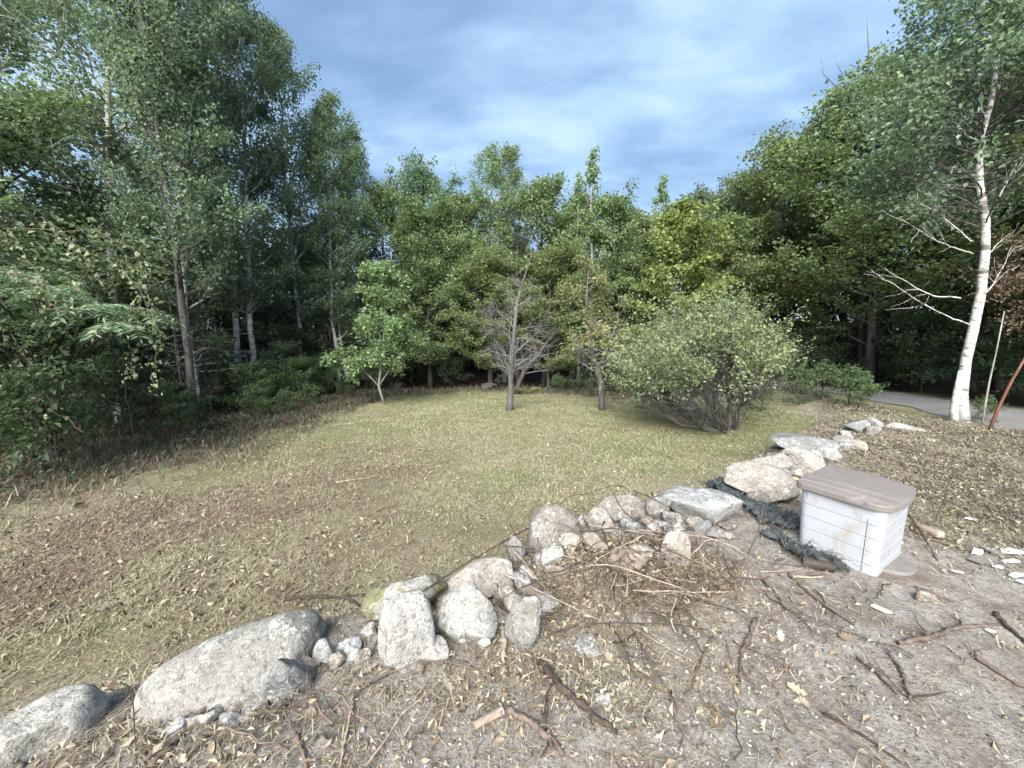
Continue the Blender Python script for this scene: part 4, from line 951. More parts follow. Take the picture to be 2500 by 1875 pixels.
def stone(seed, cx, cy, w, h, label, mat='granite', deep=1.0, rot=0., tilt=0., lift=.22, cuts=7, sharp=.95, rough=.05, name='stone', group='stones of the bank'):
    """cx, cy: where its middle is seen; w, h: its size as seen from the camera height"""
    hm = .1
    for _ in range(4):
        p = gp(cx, cy, hm * lift); ax = p[1] * CP - (p[2] - CAM_H) * SP
        th = math.atan2(abs(p[0]), p[1]); wm = w / FPX * ax * (.72 + .28 * math.cos(th)); hm = h / FPX * ax
    look = math.atan2(CAM_H - p[2], math.hypot(p[0], p[1]))
    dm = wm * .8 * deep
    hz = max(.35 * hm, math.sqrt(max(hm ** 2 - (dm * math.sin(look)) ** 2, (.3 * hm) ** 2)) / math.cos(look))
    V, F = stone_shape(seed, (wm * 1.12, dm * 1.05, hz * 1.12), cuts, sharp, rough, 4 if w > 60 else 3)
    o = obj(name, mesh_np('stone', V, [F], None, True), M[mat])
    o.location = p; o.rotation_euler = (0, tilt, -math.atan2(p[0], p[1]) + rot)
    return tag(o, label, 'stone', group)
B, W_, BR, MO = 'granite', 'granite_white', 'granite_brown', 'granite_moss'
def big_boulder():
    a, c = gp(380, 1722), gp(775, 1556); mid = (a + c) / 2; ln = np.linalg.norm((c - a)[:2])
    V, F = stone_shape(11, (ln * 1.16, .46, .44), -3, .6, .03, 5)
    V[:, 2] += .05 * (V[:, 0] / ln); V[:, 1] *= 1 + .25 * np.cos(V[:, 0] / ln * 3)
    o = obj('boulder', mesh_np('boulder', V, [F], None, True), M[B]); o.location = (mid[0] - .02, mid[1] - .02, mid[2] + .02); o.rotation_euler = (0, 0, math.atan2(c[1] - a[1], c[0] - a[0]))
    tag(o, 'longest smooth grey boulder lying along the lawn edge, lower left', 'boulder', 'stones of the bank')
big_boulder()
stone(412, 70, 1815, 270, 165, 'pale boulder in the bottom left corner of the picture', 'granite_pale', .9, .2, cuts=-2, lift=.1, name='boulder')
stone(13, 700, 1658, 104, 118, 'rounded upright stone against the right end of the longest boulder', B, .8, lift=.35, cuts=4, rough=.03)
stone(14, 612, 1727, 92, 54, 'small half-buried stone below the rounded upright one', B, 1, lift=.1, cuts=4)
stone(15, 455, 1772, 100, 62, 'flat half-buried stone below the left end of the longest boulder', B, 1, lift=.05, cuts=5)
stone(16, 768, 1583, 32, 28, 'tiny grey stone left of the small egg-shaped one', B, lift=.3)
stone(17, 795, 1600, 56, 66, 'small egg-shaped speckled stone right of the longest boulder', W_, .8, lift=.35, cuts=5)
stone(18, 858, 1588, 62, 48, 'small pale stone left of the big speckled boulder', W_, lift=.2)
stone(19, 980, 1553, 152, 160, 'big speckled boulder with a thin twig across it', W_, .75, tilt=-.12, lift=.38, cuts=6, sharp=.85, name='boulder')
stone(20, 995, 1462, 185, 105, 'moss-patched boulder behind the big speckled one', MO, .8, lift=.3, cuts=5, name='boulder')
stone(21, 1160, 1425, 190, 100, 'wide angular slab of pale rock right of the mossy boulder', W_, .75, tilt=-.08, lift=.3, cuts=9, sharp=.9, rough=.035, name='boulder')
stone(22, 1142, 1515, 132, 130, 'speckled brown-white boulder right of the big speckled one', 'granite_white', .8, tilt=.1, lift=.35, cuts=6, name='boulder')
stone(23, 1282, 1538, 92, 138, 'upright blue-white stone pointing down toward the dirt', W_, .7, tilt=.12, lift=.3, cuts=8, sharp=.9)
stone(24, 1331, 1487, 32, 54, 'thin white stone leaning on the blue-white upright one', W_, .6, tilt=.4, lift=.35)
stone(225, 1335, 1318, 158, 146, 'large smooth grey boulder at the middle of the bank', B, .9, .3, .25, lift=.2, cuts=8, rough=.03, name='boulder')
stone(26, 1266, 1352, 52, 75, 'brown stone tucked under the left of the large smooth boulder', BR, .8, lift=.25)
stone(27, 1394, 1324, 62, 46, 'rusty-white small stone right of the large smooth boulder', W_, lift=.45)
stone(28, 1332, 1358, 84, 50, 'pale jagged stone below the large smooth boulder', W_, .7, tilt=-.4, lift=.4, cuts=9, sharp=.9)
stone(29, 1361, 1403, 56, 60, 'brownish stone half covered by twigs under the jagged one', BR, .8, lift=.3)
stone(30, 1468, 1282, 84, 84, 'tilted block-shaped white stone at mid bank', W_, .8, tilt=.35, lift=.45, cuts=10, sharp=.95, rough=.03)
stone(31, 1420, 1283, 46, 52, 'grey stone between the smooth boulder and the white block', B, .8, lift=.35)
stone(32, 1526, 1250, 118, 66, 'flat grey slab behind the white block', B, 1, lift=.2, cuts=9)
stone(33, 1532, 1358, 120, 64, 'flat brown-grey slab lying in the brush pile', BR, 1, lift=.15, cuts=9, sharp=.9, rough=.03)
stone(34, 1654, 1352, 70, 95, 'upright grey stone at the right of the brush pile', B, .7, lift=.25, cuts=7)
stone(35, 1577, 1270, 32, 26, 'small brown cobble above the white cobble', BR, lift=.5)
stone(36, 1588, 1292, 30, 28, 'small round white cobble at mid bank', W_, lift=.5, cuts=3)
stone(37, 1560, 1253, 34, 30, 'dark brown cobble beside the flat grey slab', BR, lift=.5)
stone(38, 1600, 1312, 34, 26, 'small pale cobble below the white cobble', W_, lift=.4)
stone(39, 1693, 1228, 190, 95, 'broad sloping slab left of the dark netting', B, .9, lift=.2, cuts=9, sharp=.9, rough=.03, name='boulder')
stone(40, 1716, 1293, 70, 44, 'pale flat stone below the broad sloping slab', B, lift=.3)
stone(41, 1779, 1284, 46, 18, 'small dark flat stone left of the netting', BR, lift=.4)
stone(42, 1768, 1304, 34, 24, 'small white stone left of the netting', W_, lift=.4)
stone(43, 1838, 1180, 175, 92, 'dusty boulder behind the netting, left of the storage box', B, .85, lift=.3, cuts=7, name='boulder')
stone(44, 1892, 1130, 100, 56, 'lichen-spotted stone behind the dusty boulder', B, .8, lift=.35)
stone(45, 1936, 1112, 90, 46, 'wide grey stone right of the lichen-spotted one', B, .8, lift=.4)
stone(46, 1974, 1135, 86, 50, 'white-veined stone just behind the storage box lid', W_, .8, lift=.35, cuts=8)
stone(47, 2026, 1108, 58, 32, 'smooth oval stone behind the far corner of the storage box', W_, lift=.4, cuts=3)
stone(48, 1968, 1078, 165, 42, 'long flat slab at the lawn edge beyond the storage box', B, 1., lift=.35, cuts=9)
stone(49, 2102, 1043, 60, 36, 'bright angular stone farthest along the bank', W_, .8, lift=.45, cuts=9, sharp=.9)
stone(50, 2134, 1034, 40, 26, 'small grey stone right of the farthest bright one', B, lift=.4)
stone(51, 2088, 1088, 48, 28, 'white stone half buried in cut brush beyond the box', W_, lift=.35)
stone(52, 1912, 1180, 34, 30, 'round grey cobble beside the cut log end', B, lift=.5, cuts=3)
stone(53, 1934, 1207, 42, 36, 'pale stone at the left edge of the storage box', W_, lift=.4)
stone(54, 1948, 1157, 32, 24, 'flat white stone behind the cut log end', W_, lift=.5)
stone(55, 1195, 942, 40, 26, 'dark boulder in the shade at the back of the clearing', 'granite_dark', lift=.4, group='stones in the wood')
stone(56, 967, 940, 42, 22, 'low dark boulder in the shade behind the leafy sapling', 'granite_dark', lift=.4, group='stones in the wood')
stone(57, 1130, 1560, 22, 18, 'tiny round pebble below the speckled boulders', W_, lift=.5, cuts=2)
stone(58, 1430, 1580, 80, 50, 'flat grey stone sunk in the dirt right of the upright stone', B, 1, lift=.02, cuts=8)
stone(59, 1475, 1705, 50, 34, 'half-buried grey stone in the bare dirt', B, 1, lift=.05, cuts=4)
stone(60, 2255, 1290, 78, 26, 'long brown stone in the brush right of the storage box', BR, .8, lift=.4)
stone(61, 2200, 1045, 80, 22, 'flat grey stone at the foot of the driveway bank', B, lift=.2)

LAND = [(560, 1620, 'the longest boulder'), (700, 1658, 'the rounded upright stone'), (795, 1600, 'the egg-shaped stone'), (980, 1553, 'the big speckled boulder'), (995, 1462, 'the mossy boulder'), (1160, 1425, 'the wide angular slab'), (1142, 1515, 'the brown-white boulder'), (1282, 1538, 'the blue-white upright stone'),
        (1335, 1318, 'the large smooth boulder'), (1468, 1282, 'the white block stone'), (1532, 1358, 'the flat slab in the brush'), (1654, 1352, 'the upright grey stone'), (1693, 1228, 'the broad sloping slab'), (1838, 1180, 'the dusty boulder'), (1936, 1112, 'the wide grey stone'), (1968, 1078, 'the long flat slab'), (2102, 1043, 'the farthest bright stone'),
        (1410, 1710, 'the thick dark stick'), (1195, 1752, 'the split wood piece'), (1815, 1620, 'the forked root'), (2153, 1495, 'the white wood chip'), (2320, 1550, 'the thick right branch'), (95, 1790, 'the bottom left boulder'), (470, 1790, 'the rough lower branch'), (2050, 1330, 'the storage box')]
_USED = set()
def near_label(head, x, y):
    o = sorted(LAND, key=lambda a: math.hypot(a[0] - x, a[1] - y)); a, b = o[0], o[1]; dx, dy = x - a[0], y - a[1]
    w = ('right of' if dx > 0 else 'left of') if abs(dx) > abs(dy) else ('below' if dy > 0 else 'above')
    for t in ('%s %s %s' % (head, w, a[2]), '%s between %s and %s' % (head, a[2], b[2]), '%s %s %s, toward %s' % (head, w, a[2], o[2][2])):
        if t not in _USED: break
    _USED.add(t); return t
def rubble():
    rng = np.random.default_rng(640); k = 0
    spots = [(430, 1775), (520, 1745), (560, 1760), (650, 1705), (745, 1620), (745, 1655), (830, 1610), (885, 1600), (900, 1540), (1060, 1590), (1075, 1500), (1090, 1470), (1065, 1420), (1180, 1570), (1215, 1500), (1230, 1455), (1270, 1420), (1290, 1400), (1300, 1440), (1360, 1345),
             (1385, 1290), (1430, 1310), (1450, 1330), (1500, 1300), (1540, 1285), (1560, 1310), (1620, 1290), (1640, 1265), (1610, 1240), (1700, 1275), (1740, 1265), (1650, 1300), (1570, 1345), (1600, 1360), (1880, 1170), (1900, 1155), (1930, 1140), (1995, 1110), (2010, 1090), (2050, 1085), (2065, 1065), (2130, 1055), (1850, 1215), (1905, 1215), (1340, 1470), (1250, 1470)]
    for x, y in spots:
        w = rng.uniform(30, 64) * (1 if y > 1200 else .8)
        stone(700 + k, x, y, w, w * rng.uniform(.55, .85), near_label('small ' + ('grey', 'pale', 'brown', 'grey')[k % 4] + ' rubble stone', x, y), (B, W_, BR, B)[k % 4], rng.uniform(.7, 1.1), rng.uniform(-.5, .5), rng.normal(0, .2), .42, 4, name='rubble_stone', group='rubble in the stone bank'); k += 1
rubble()
# ------------------------------------------------------------------ storage box
def storage_box():
    w, d = .50, .535; bx, by = 2.60, 2.825
    r = empty('storage_box', (bx, by, Hs(2.5, 2.55) - .01)); r.rotation_euler = (.058, .029, -1.032); r.scale = (1, 1, 1.07)
    tag(r, 'white plastic storage box with a taupe lid standing on the dirt', 'storage box')
    rad = .055; hw, hd = w / 2, d / 2
    seams = (-hw + .052, hw - .085)
    O = []                                                   # outline x, y, seam depth
    xs = []
    for s in seams: xs += [(s - .0035, 0), (s - .0022, 1), (s + .0022, 1), (s + .0035, 0)]
    O += [(x, -hd, g) for x, g in xs]
    def arc(cx, cy, a0, a1, n=7): return [(cx + rad * math.cos(a), cy + rad * math.sin(a), 0) for a in np.linspace(a0, a1, n)]
    O += arc(hw - rad, -hd + rad, -math.pi / 2, 0) + arc(hw - rad, hd - rad, 0, math.pi / 2) + arc(-hw + rad, hd - rad, math.pi / 2, math.pi) + arc(-hw + rad, -hd + rad, math.pi, 1.5 * math.pi)
    O = np.array(O)
    lev = [(0.0, 0)]
    for z in (.092, .186, .280, .374): lev += [(z - .0045, 0), (z - .002, 1), (z + .002, 1), (z + .0045, 0)]
    lev += [(.415, 0), (.4155, 0), (.492, 0)]
    V = []
    for z, g in lev:
        k = .955 + .045 * z / .5
        sx, sy = O[:, 0] * k, O[:, 1] * k
        ins = .008 * g; f = (1 - ins / hw); g2 = .012 * O[:, 2] * (z < .38)
        V.append(np.stack([sx * f, sy * (1 - ins / hd) + g2, np.full(len(O), z)], 1))
    n = len(O); V = np.concatenate(V); Q = []
    for i in range(len(lev) - 1):
        a = i * n + np.arange(n); b2 = i * n + (np.arange(n) + 1) % n
        Q.append(np.stack([a, b2, b2 + n, a + n], 1))
    me = mesh_np('body', V, [np.concatenate(Q), np.arange(n)[None, ::-1], (len(V) - n + np.arange(n))[None]], None, False)
    obj('body', me, M['box'], r)
    # lid: a grid with two grooves, a hand notch and a bowed right end
    NU, NV = 90, 76; u = np.linspace(0, 1, NU); v = np.linspace(0, 1, NV)
    U, W2 = np.meshgrid(u, v)
    lw, ld = hw + .022, hd + .026
    def inset(vv, rr): q = np.clip(1 - np.minimum(vv, 1 - vv) * 2 * ld / rr, 0, 1); return rr * (1 - np.sqrt(1 - q ** 2))
    bow = .045 * (1 - (2 * W2 - 1) ** 2)
    xl = -lw + inset(W2, .05); xr = lw + bow - inset(W2, .085) - .02
    X = xl + (xr - xl) * U; Y = -ld + 2 * ld * W2 + .018 * (1 - (2 * U - 1) ** 2) * sstep(.6, 1, W2)
    Z = .018 + .012 * np.sin(np.pi * np.clip(U, 0, 1)) * np.sin(np.pi * W2) ** .5
    for g in (.13, .30): Z = Z - .006 * np.exp(-((W2 - g) / .009) ** 2) * sstep(.02, .05, U)
    Z = Z - .0025 * (W2 < .13)
    tri = sstep(.70, .705, U) * (1 - sstep(.935, .955, U)) * sstep(0, .02, np.clip(.17 * (1 - (U - .70) / .25 * .55) - W2, 0, 1))
    Z = Z - tri * .024 * (.45 + .55 * (1 - W2 / .17))
    bk = sstep(.80, .805, U) * sstep(.94, .945, W2); Z = Z - .02 * bk
    top = np.stack([X, Y, Z], -1).reshape(-1, 3)
    i = np.arange(NV - 1)[:, None] * NU; j = np.arange(NU - 1)[None]
    F = [np.stack([i + j, i + j + 1, i + NU + j + 1, i + NU + j], -1).reshape(-1, 4)]
    rim = np.concatenate([np.arange(NU), np.arange(1, NV) * NU + NU - 1, (NV - 1) * NU + np.arange(NU - 2, -1, -1), np.arange(NV - 2, 0, -1) * NU])
    c = np.array([0, 0, 0]); Vs = [top]; base = len(top); prev = rim
    for s, z in ((1.006, .012), (1.010, .006), (1.010, -.022), (1.004, -.027), (.95, -.027), (.93, .0)):
        ring = top[rim].copy(); ring[:, :2] *= s
        ring[:, 2] = np.minimum(ring[:, 2], z) if z > 0 else z
        Vs.append(ring); cur = base + np.arange(len(rim)); nx = np.roll(cur, -1); pn = np.roll(prev, -1)
        F.append(np.stack([prev, cur, nx, pn], 1)); prev = cur; base += len(rim)
    lo = obj('lid', mesh_np('lid', np.concatenate(Vs), [np.concatenate(F)], None, False), M['lid'], r)
    lo.location = (0, 0, .512)
    bv = lo.data
storage_box()
def paver():
    p = gp(2170, 1385); n = 40; a = np.linspace(0, 2 * np.pi, n, endpoint=False); rr = .19 * (1 + .03 * np.sin(3 * a))
    V = np.concatenate([np.stack([rr * np.cos(a) * k, rr * np.sin(a) * k, np.full(n, z)], 1) for k, z in ((1, -.06), (1, .006), (.965, .016))]); q = []
    for i in (0, 1):
        A = i * n + np.arange(n); B2 = i * n + (np.arange(n) + 1) % n; q.append(np.stack([A, B2, B2 + n, A + n], 1))
    o = obj('paver', mesh_np('paver', V, [np.concatenate(q), (2 * n + np.arange(n))[None]], None, False), M['paver']); o.location = (p[0] + .03, p[1] + .10, p[2])
    tag(o, 'round grey concrete paver under the right corner of the storage box', 'paver')
paver()
def netting(lab, pts, width, seed):
    """a crumpled strip of net: many crossing cords"""
    rng = np.random.default_rng(seed); C = np.array([gp(x, y) for x, y in pts]); n, m = 120, 44
    t = np.linspace(0, 1, n); C = np.stack([np.interp(t, np.linspace(0, 1, len(C)), C[:, i]) for i in range(3)], 1)
    tg = unit(np.gradient(C, axis=0)); sd = np.stack([-tg[:, 1], tg[:, 0]], 1); s = np.linspace(-.5, .5, m)
    wd = width * (.6 + .4 * np.sin(t * 3.1)) * (1 + .25 * vn(t * 9, t * 0, seed))
    X = C[:, 0:1] + sd[:, 0:1] * s * wd[:, None]; Y = C[:, 1:2] + sd[:, 1:2] * s * wd[:, None]
    gx, gy = X.ravel(), Y.ravel()
    fold = .04 * np.abs(fbm(gx * 7, gy * 7, seed, 3)) + .035 * np.abs(np.sin((np.tile(s, n) * 14) + 3 * vn(gx * 5, gy * 5, 3))) + .012 * np.abs(fbm(gx * 40, gy * 40, seed + 2, 2))
    Z = (H(gx, gy) + .012 + fold).reshape(n, m)
    P = np.stack([X + .03 * fbm(X * 9, Y * 9, 7, 2), Y, Z], -1)
    i = np.arange(n - 1)[:, None] * m; j = np.arange(m - 1)[None]
    F = np.stack([i + j, i + j + 1, i + m + j + 1, i + m + j], -1).reshape(-1, 4)
    keep = (fbm(X * 30, Y * 30, 3, 2)[:-1, :-1] > np.interp(np.abs(s[:-1]), [.25, .5], [-1.0, .1])[None]).ravel()
    sheet = (P.reshape(-1, 3), [F[keep]])
    cords = []
    for k in range(80):
        a = rng.integers(0, n - 16); L = rng.integers(10, 34); q = P[a:min(n, a + L), rng.integers(0, m)].copy(); q += np.cumsum(rng.normal(0, .007, q.shape), 0); q[:, 2] = np.maximum(q[:, 2], H(q[:, 0], q[:, 1]) + .01)
        cords.append((q, np.full(len(q), .0016)))
    V, F2 = join([sheet, tubes(cords, 4)])
    o = obj('netting', mesh_np('netting', V, F2, None, True), M['net'])
    tag(o, lab, 'netting')
netting('dark crumpled garden netting left of the storage box', [(1738, 1183), (1790, 1215), (1850, 1250), (1900, 1275), (1935, 1300)], .30, 4)
netting('torn dark netting lying along the front foot of the storage box', [(1870, 1310), (1940, 1350), (2010, 1385), (2075, 1403)], .16, 9)

# ------------------------------------------------------------------ sticks, cut wood, shards
def stick(px, rad, mat, label, lift=.01, name='stick', cat='stick', forks=0, seed=0, group='sticks lying on the dirt', taper=.45, hgt=None):
    rng = np.random.default_rng(seed + int(px[0][0])); K = np.array([gp(x, y) for x, y in px])
    if hgt is not None: K[:, 2] += np.array(hgt)
    n = max(8, 5 * len(K)); t = np.linspace(0, 1, n); k = np.linspace(0, 1, len(K))
    P = np.stack([np.interp(t, k, K[:, i]) for i in range(3)], 1)
    for _ in range(2): P[1:-1] = (P[:-2] + 2 * P[1:-1] + P[2:]) / 4
    P[1:-1] += rng.normal(0, rad * .22, (n - 2, 3)); R = rad * (1 - taper * t) * (1 + .14 * rng.normal(size=n))
    if hgt is None: P[:, 2] = np.maximum(P[:, 2], H(P[:, 0], P[:, 1]) + R * .6 + lift)
    paths = [(P, R)]
    for q in range(forks):
        f = rng.uniform(.3, .9); s0 = along(P, np.array([f]))[0]; d = unit((P[-1] - P[0])[None])[0]; a = rng.choice([-1, 1]) * rng.uniform(.4, .9)
        dd = np.array([d[0] * math.cos(a) - d[1] * math.sin(a), d[0] * math.sin(a) + d[1] * math.cos(a), rng.uniform(0, .3)]); L = np.linalg.norm(P[-1] - P[0]) * rng.uniform(.15, .3)
        Q = s0 + dd * L * np.linspace(0, 1, 5)[:, None]; Q[1:] += rng.normal(0, L * .03, (4, 3)); Q[:, 2] = np.maximum(Q[:, 2], H(Q[:, 0], Q[:, 1]) + .004); paths.append((Q, np.linspace(rad * .5, rad * .2, 5)))
    V, F = tubes(paths, 8 if rad > .007 else 5); c = V.mean(0)
    o = obj(name, mesh_np('stick', V - c, F, None, True), M[mat]); o.location = c
    return tag(o, label, cat, group)
stick([(1318, 1626), (1372, 1692), (1440, 1745), (1504, 1800)], .020, 'stick_dark', 'thick dark stick lying diagonally in the dirt below the upright stone')
stick([(1240, 1742), (1300, 1775), (1340, 1810), (1378, 1850)], .017, 'stick', 'thick brown branch at the bottom middle of the picture', forks=2)
stick([(1225, 1535), (1230, 1580), (1228, 1625), (1232, 1662)], .016, 'stick_pale', 'pale barkless stick pointing down from the speckled boulders')
stick([(1355, 1600), (1345, 1660), (1330, 1720), (1322, 1760)], .008, 'stick', 'brown stick crossing the thick dark one')
stick([(815, 1720), (930, 1660), (1040, 1632), (1130, 1635), (1235, 1668)], .006, 'stick', 'long bowed twig arching across the dirt below the boulders', hgt=[0, .02, .05, .03, 0])
stick([(905, 1605), (960, 1570), (1060, 1505), (1150, 1440), (1250, 1375), (1330, 1330), (1390, 1270), (1430, 1245)], .0055, 'stick_dark', 'long thin dark vine running up across the boulders', hgt=[.01, .19, .2, .2, .2, .26, .3, .2])
stick([(1430, 1245), (1500, 1240), (1590, 1272), (1690, 1285)], .005, 'stick_dark', 'thin dark twig arching over the white block stone', hgt=[.2, .3, .22, .05])
stick([(1490, 1220), (1520, 1290), (1620, 1355), (1690, 1395)], .0055, 'stick_dark', 'thin twig crossing the flat brown-grey slab', hgt=[.15, .15, .12, .02])
stick([(1255, 1390), (1262, 1330), (1240, 1300)], .006, 'stick_dark', 'short twig standing up left of the large smooth boulder', hgt=[0, .05, .16])
stick([(1470, 1500), (1500, 1450), (1520, 1400), (1580, 1380), (1640, 1370)], .007, 'stick', 'curved reddish stem looping through the brush pile', hgt=[0, .1, .14, .1, .02])
stick([(1540, 1490), (1640, 1490), (1720, 1470), (1790, 1440)], .011, 'stick', 'reddish curved branch in front of the brush pile', forks=2)
stick([(1590, 1225), (1615, 1270), (1620, 1330)], .012, 'stick_dark', 'dark root standing among the cobbles at mid bank', hgt=[.12, .08, .0])
stick([(1470, 1330), (1560, 1325), (1640, 1310)], .006, 'stick_pale', 'pale thin stick resting over the flat slab', hgt=[.06, .08, .06])
stick([(1842, 1518), (1832, 1555), (1812, 1590), (1808, 1640), (1801, 1700)], .012, 'stick', 'forked brown root lying in the bare dirt at right', forks=2)
stick([(1925, 1405), (1960, 1440), (2010, 1480), (2085, 1530)], .0095, 'stick', 'straight brown stick below the storage box')
stick([(1860, 1420), (1890, 1450), (1920, 1500)], .007, 'stick_dark', 'short dark stick left of the straight brown one')
stick([(2195, 1578), (2270, 1565), (2330, 1538), (2440, 1530)], .014, 'stick', 'thick pale-brown branch lying at the right border', forks=2)
stick([(2430, 1505), (2470, 1545), (2510, 1580)], .014, 'stick_dark', 'dark branch crossing the thick one at the right border')
stick([(2170, 1600), (2200, 1640), (2215, 1690), (2225, 1720)], .009, 'stick', 'bent stick in the dirt below the thick right branch', forks=1)
stick([(2225, 1708), (2270, 1705), (2310, 1695)], .005, 'stick_dark', 'thin dark twig lying level at the lower right')
stick([(2380, 1610), (2440, 1650), (2500, 1685)], .011, 'stick', 'brown branch running out of the right border')
stick([(2010, 1745), (2110, 1800), (2200, 1865)], .007, 'stick_dark', 'thin dark twig at the bottom right', lift=.002)
stick([(2090, 1610), (2140, 1650), (2190, 1700)], .006, 'stick_dark', 'fine dark twig in the middle of the bare dirt')
stick([(1928, 1408), (1975, 1408), (2015, 1403), (2030, 1385)], .012, 'stick', 'crooked piece of driftwood in front of the netting')
stick([(1935, 1412), (1975, 1415), (2010, 1412)], .009, 'stick_pale', 'white peeled stick in front of the netting')
stick([(1855, 1400), (1905, 1398), (1960, 1390)], .006, 'stick_pale', 'thin pale twig left of the driftwood')
stick([(1860, 1285), (1850, 1340), (1810, 1400), (1700, 1415)], .007, 'stick', 'tall arching stem left of the netting', hgt=[.22, .14, .05, 0])
stick([(1610, 1440), (1700, 1340), (1740, 1310)], .006, 'stick', 'thin brown stem leaning over the pale flat stone', hgt=[0, .06, .1])
stick([(1560, 1460), (1580, 1400), (1600, 1340)], .006, 'stick_dark', 'upright twig at the middle of the brush pile', hgt=[0, .08, .14])
stick([(560, 1690), (500, 1740), (440, 1800), (370, 1880)], .019, 'stick', 'rough branch lying below the longest boulder toward the bottom edge', forks=1)
stick([(640, 1745), (690, 1742), (745, 1735)], .008, 'stick', 'short stick right of the small half-buried stone')
stick([(700, 1500), (770, 1508), (850, 1505), (880, 1498)], .013, 'stick_dark', 'grey branch across the right end of the longest boulder', hgt=[.12, .16, .12, .05], forks=2)
stick([(752, 1540), (755, 1640), (750, 1740), (728, 1815)], .003, 'stick', 'long thin stem hanging over the small egg-shaped stone', hgt=[.10, .10, .05, 0])
stick([(722, 1800), (740, 1840), (750, 1880)], .009, 'stick', 'short grey stick at the bottom edge left of middle')
stick([(865, 1700), (850, 1780), (830, 1880)], .007, 'stick_pale', 'pale thin stem running to the bottom edge')
stick([(330, 1740), (332, 1800), (335, 1880)], .003, 'stick_dark', 'thin dark twig leaning at the lower left', hgt=[.10, .07, 0])
stick([(1085, 1730), (1070, 1790), (1050, 1840)], .005, 'stick_pale', 'thin straw-coloured stick at the bottom middle')
stick([(1280, 1600), (1380, 1630), (1465, 1680)], .005, 'stick_pale', 'thin straight stick right of the pale barkless one')
stick([(1555, 1565), (1600, 1640), (1640, 1710), (1655, 1735)], .006, 'stick', 'long brown twig down the bare dirt right of middle')
stick([(1490, 1575), (1530, 1570), (1555, 1545)], .007, 'stick_dark', 'short dark curved twig in the dirt right of middle')
stick([(1740, 1560), (1700, 1640), (1690, 1690), (1672, 1700)], .006, 'stick', 'curved twig left of the forked root')
stick([(2060, 1050), (2090, 1075), (2130, 1110), (2160, 1125)], .012, 'stick_dark', 'dark branch lying in the brush beyond the storage box')
stick([(2150, 1120), (2240, 1140), (2330, 1150)], .010, 'stick', 'brown branch in the brush upper right of the storage box')
stick([(2230, 1300), (2300, 1330), (2380, 1350)], .010, 'stick', 'reddish branch right of the storage box')
stick([(2215, 1290), (2250, 1320), (2290, 1370)], .009, 'stick_dark', 'dark branch leaning beside the right wall of the storage box', hgt=[.12, .06, 0])
stick([(2270, 1300), (2300, 1250), (2310, 1225)], .006, 'stick_dark', 'thin dark stem standing right of the storage box', hgt=[0, .1, .2])
stick([(2240, 1440), (2270, 1465), (2305, 1485)], .006, 'stick_pale', 'short pale stick stuck through a dark clod')
stick([(820, 1180), (880, 1172), (930, 1160)], .010, 'stick_pale', 'pale straight stick lying on the mown lawn left of middle', group='sticks on the lawn')
stick([(660, 1250), (700, 1235), (720, 1225)], .010, 'stick_pale', 'short pale stick on the reddish part of the lawn', group='sticks on the lawn')
stick([(230, 1340), (270, 1320), (290, 1300)], .010, 'stick_pale', 'pale forked stick on the lawn at the left', group='sticks on the lawn', forks=1)
stick([(60, 1200), (120, 1170), (180, 1150)], .011, 'stick', 'brown stick near the brush at the far left lawn edge', group='sticks on the lawn')
stick([(900, 1260), (950, 1240), (1000, 1230)], .007, 'stick', 'thin curved twig on the bare patch behind the bank', group='sticks on the lawn')
def log(cx, cy, ln, rad, rz, lab, upright=False, endm='cut_wood', side='dark_bark'):
    p = gp(cx, cy, rad if not upright else ln * .3); n = 14; a = np.linspace(0, 2 * np.pi, n, endpoint=False); rng = np.random.default_rng(int(cx)); rr = rad * (1 + .1 * rng.normal(size=n))
    V = np.concatenate([np.stack([rr * np.cos(a) * k, rr * np.sin(a) * k, np.full(n, z)], 1) for k, z in ((1.05, -ln / 2), (1, 0), (1, ln / 2))]); q = []
    for i in (0, 1):
        A = i * n + np.arange(n); B2 = i * n + (np.arange(n) + 1) % n; q.append(np.stack([A, B2, B2 + n, A + n], 1))
    r = empty('log', p); r.rotation_euler = (0.15, 0, rz) if upright else (math.pi / 2, 0, rz); tag(r, lab, 'log')
    obj('bark', mesh_np('bark', V, [np.concatenate(q)], None, True), M[side], r)
    for s in (-1, 1):
        C = np.stack([rr * np.cos(a) * .99, rr * np.sin(a) * .99, np.full(n, s * ln / 2 * .995)], 1); f = np.arange(n)[None]
        obj('cut_end', mesh_np('cut_end', C, [f if s > 0 else f[:, ::-1]], None, False), M[endm], r)
log(1938, 1178, .10, .045, .3, 'freshly cut log end among the stones left of the storage box', True)
log(1194, 1752, .13, .016, -1.05, 'pale split piece of wood lying in the dirt at bottom middle', False, 'stick_pale', 'stick_pale')
log(2000, 1378, .17, .035, 1.15, 'rotten broken log piece in front of the storage box', False, 'pale_wood', 'dark_bark')
def shard(k, px, py, w, h, rz, lab, mat='shard'):
    rng = np.random.default_rng(k + 900); p = gp(px, py); ax = p[1]; wm = w / FPX * ax; dm = wm * h; n = 6
    a = np.sort(rng.random(n)) * 6.283; rr = rng.uniform(.6, 1, n); P = np.stack([rr * np.cos(a) * wm / 2, rr * np.sin(a) * dm / 2], 1)
    V = np.concatenate([np.c_[P, np.full(n, -.004)], np.c_[P, np.full(n, .006)]]); i = np.arange(n); j = (i + 1) % n
    o = obj('shard', mesh_np('shard', V, [np.stack([i, j, j + n, i + n], 1), i[None, ::-1], (i + n)[None]], None, False), M[mat]); o.location = p + [0, 0, .022]
    o.rotation_euler = (rng.normal(0, .12), rng.normal(0, .12), rz); tag(o, lab, 'shard', 'pale shards at the right border')
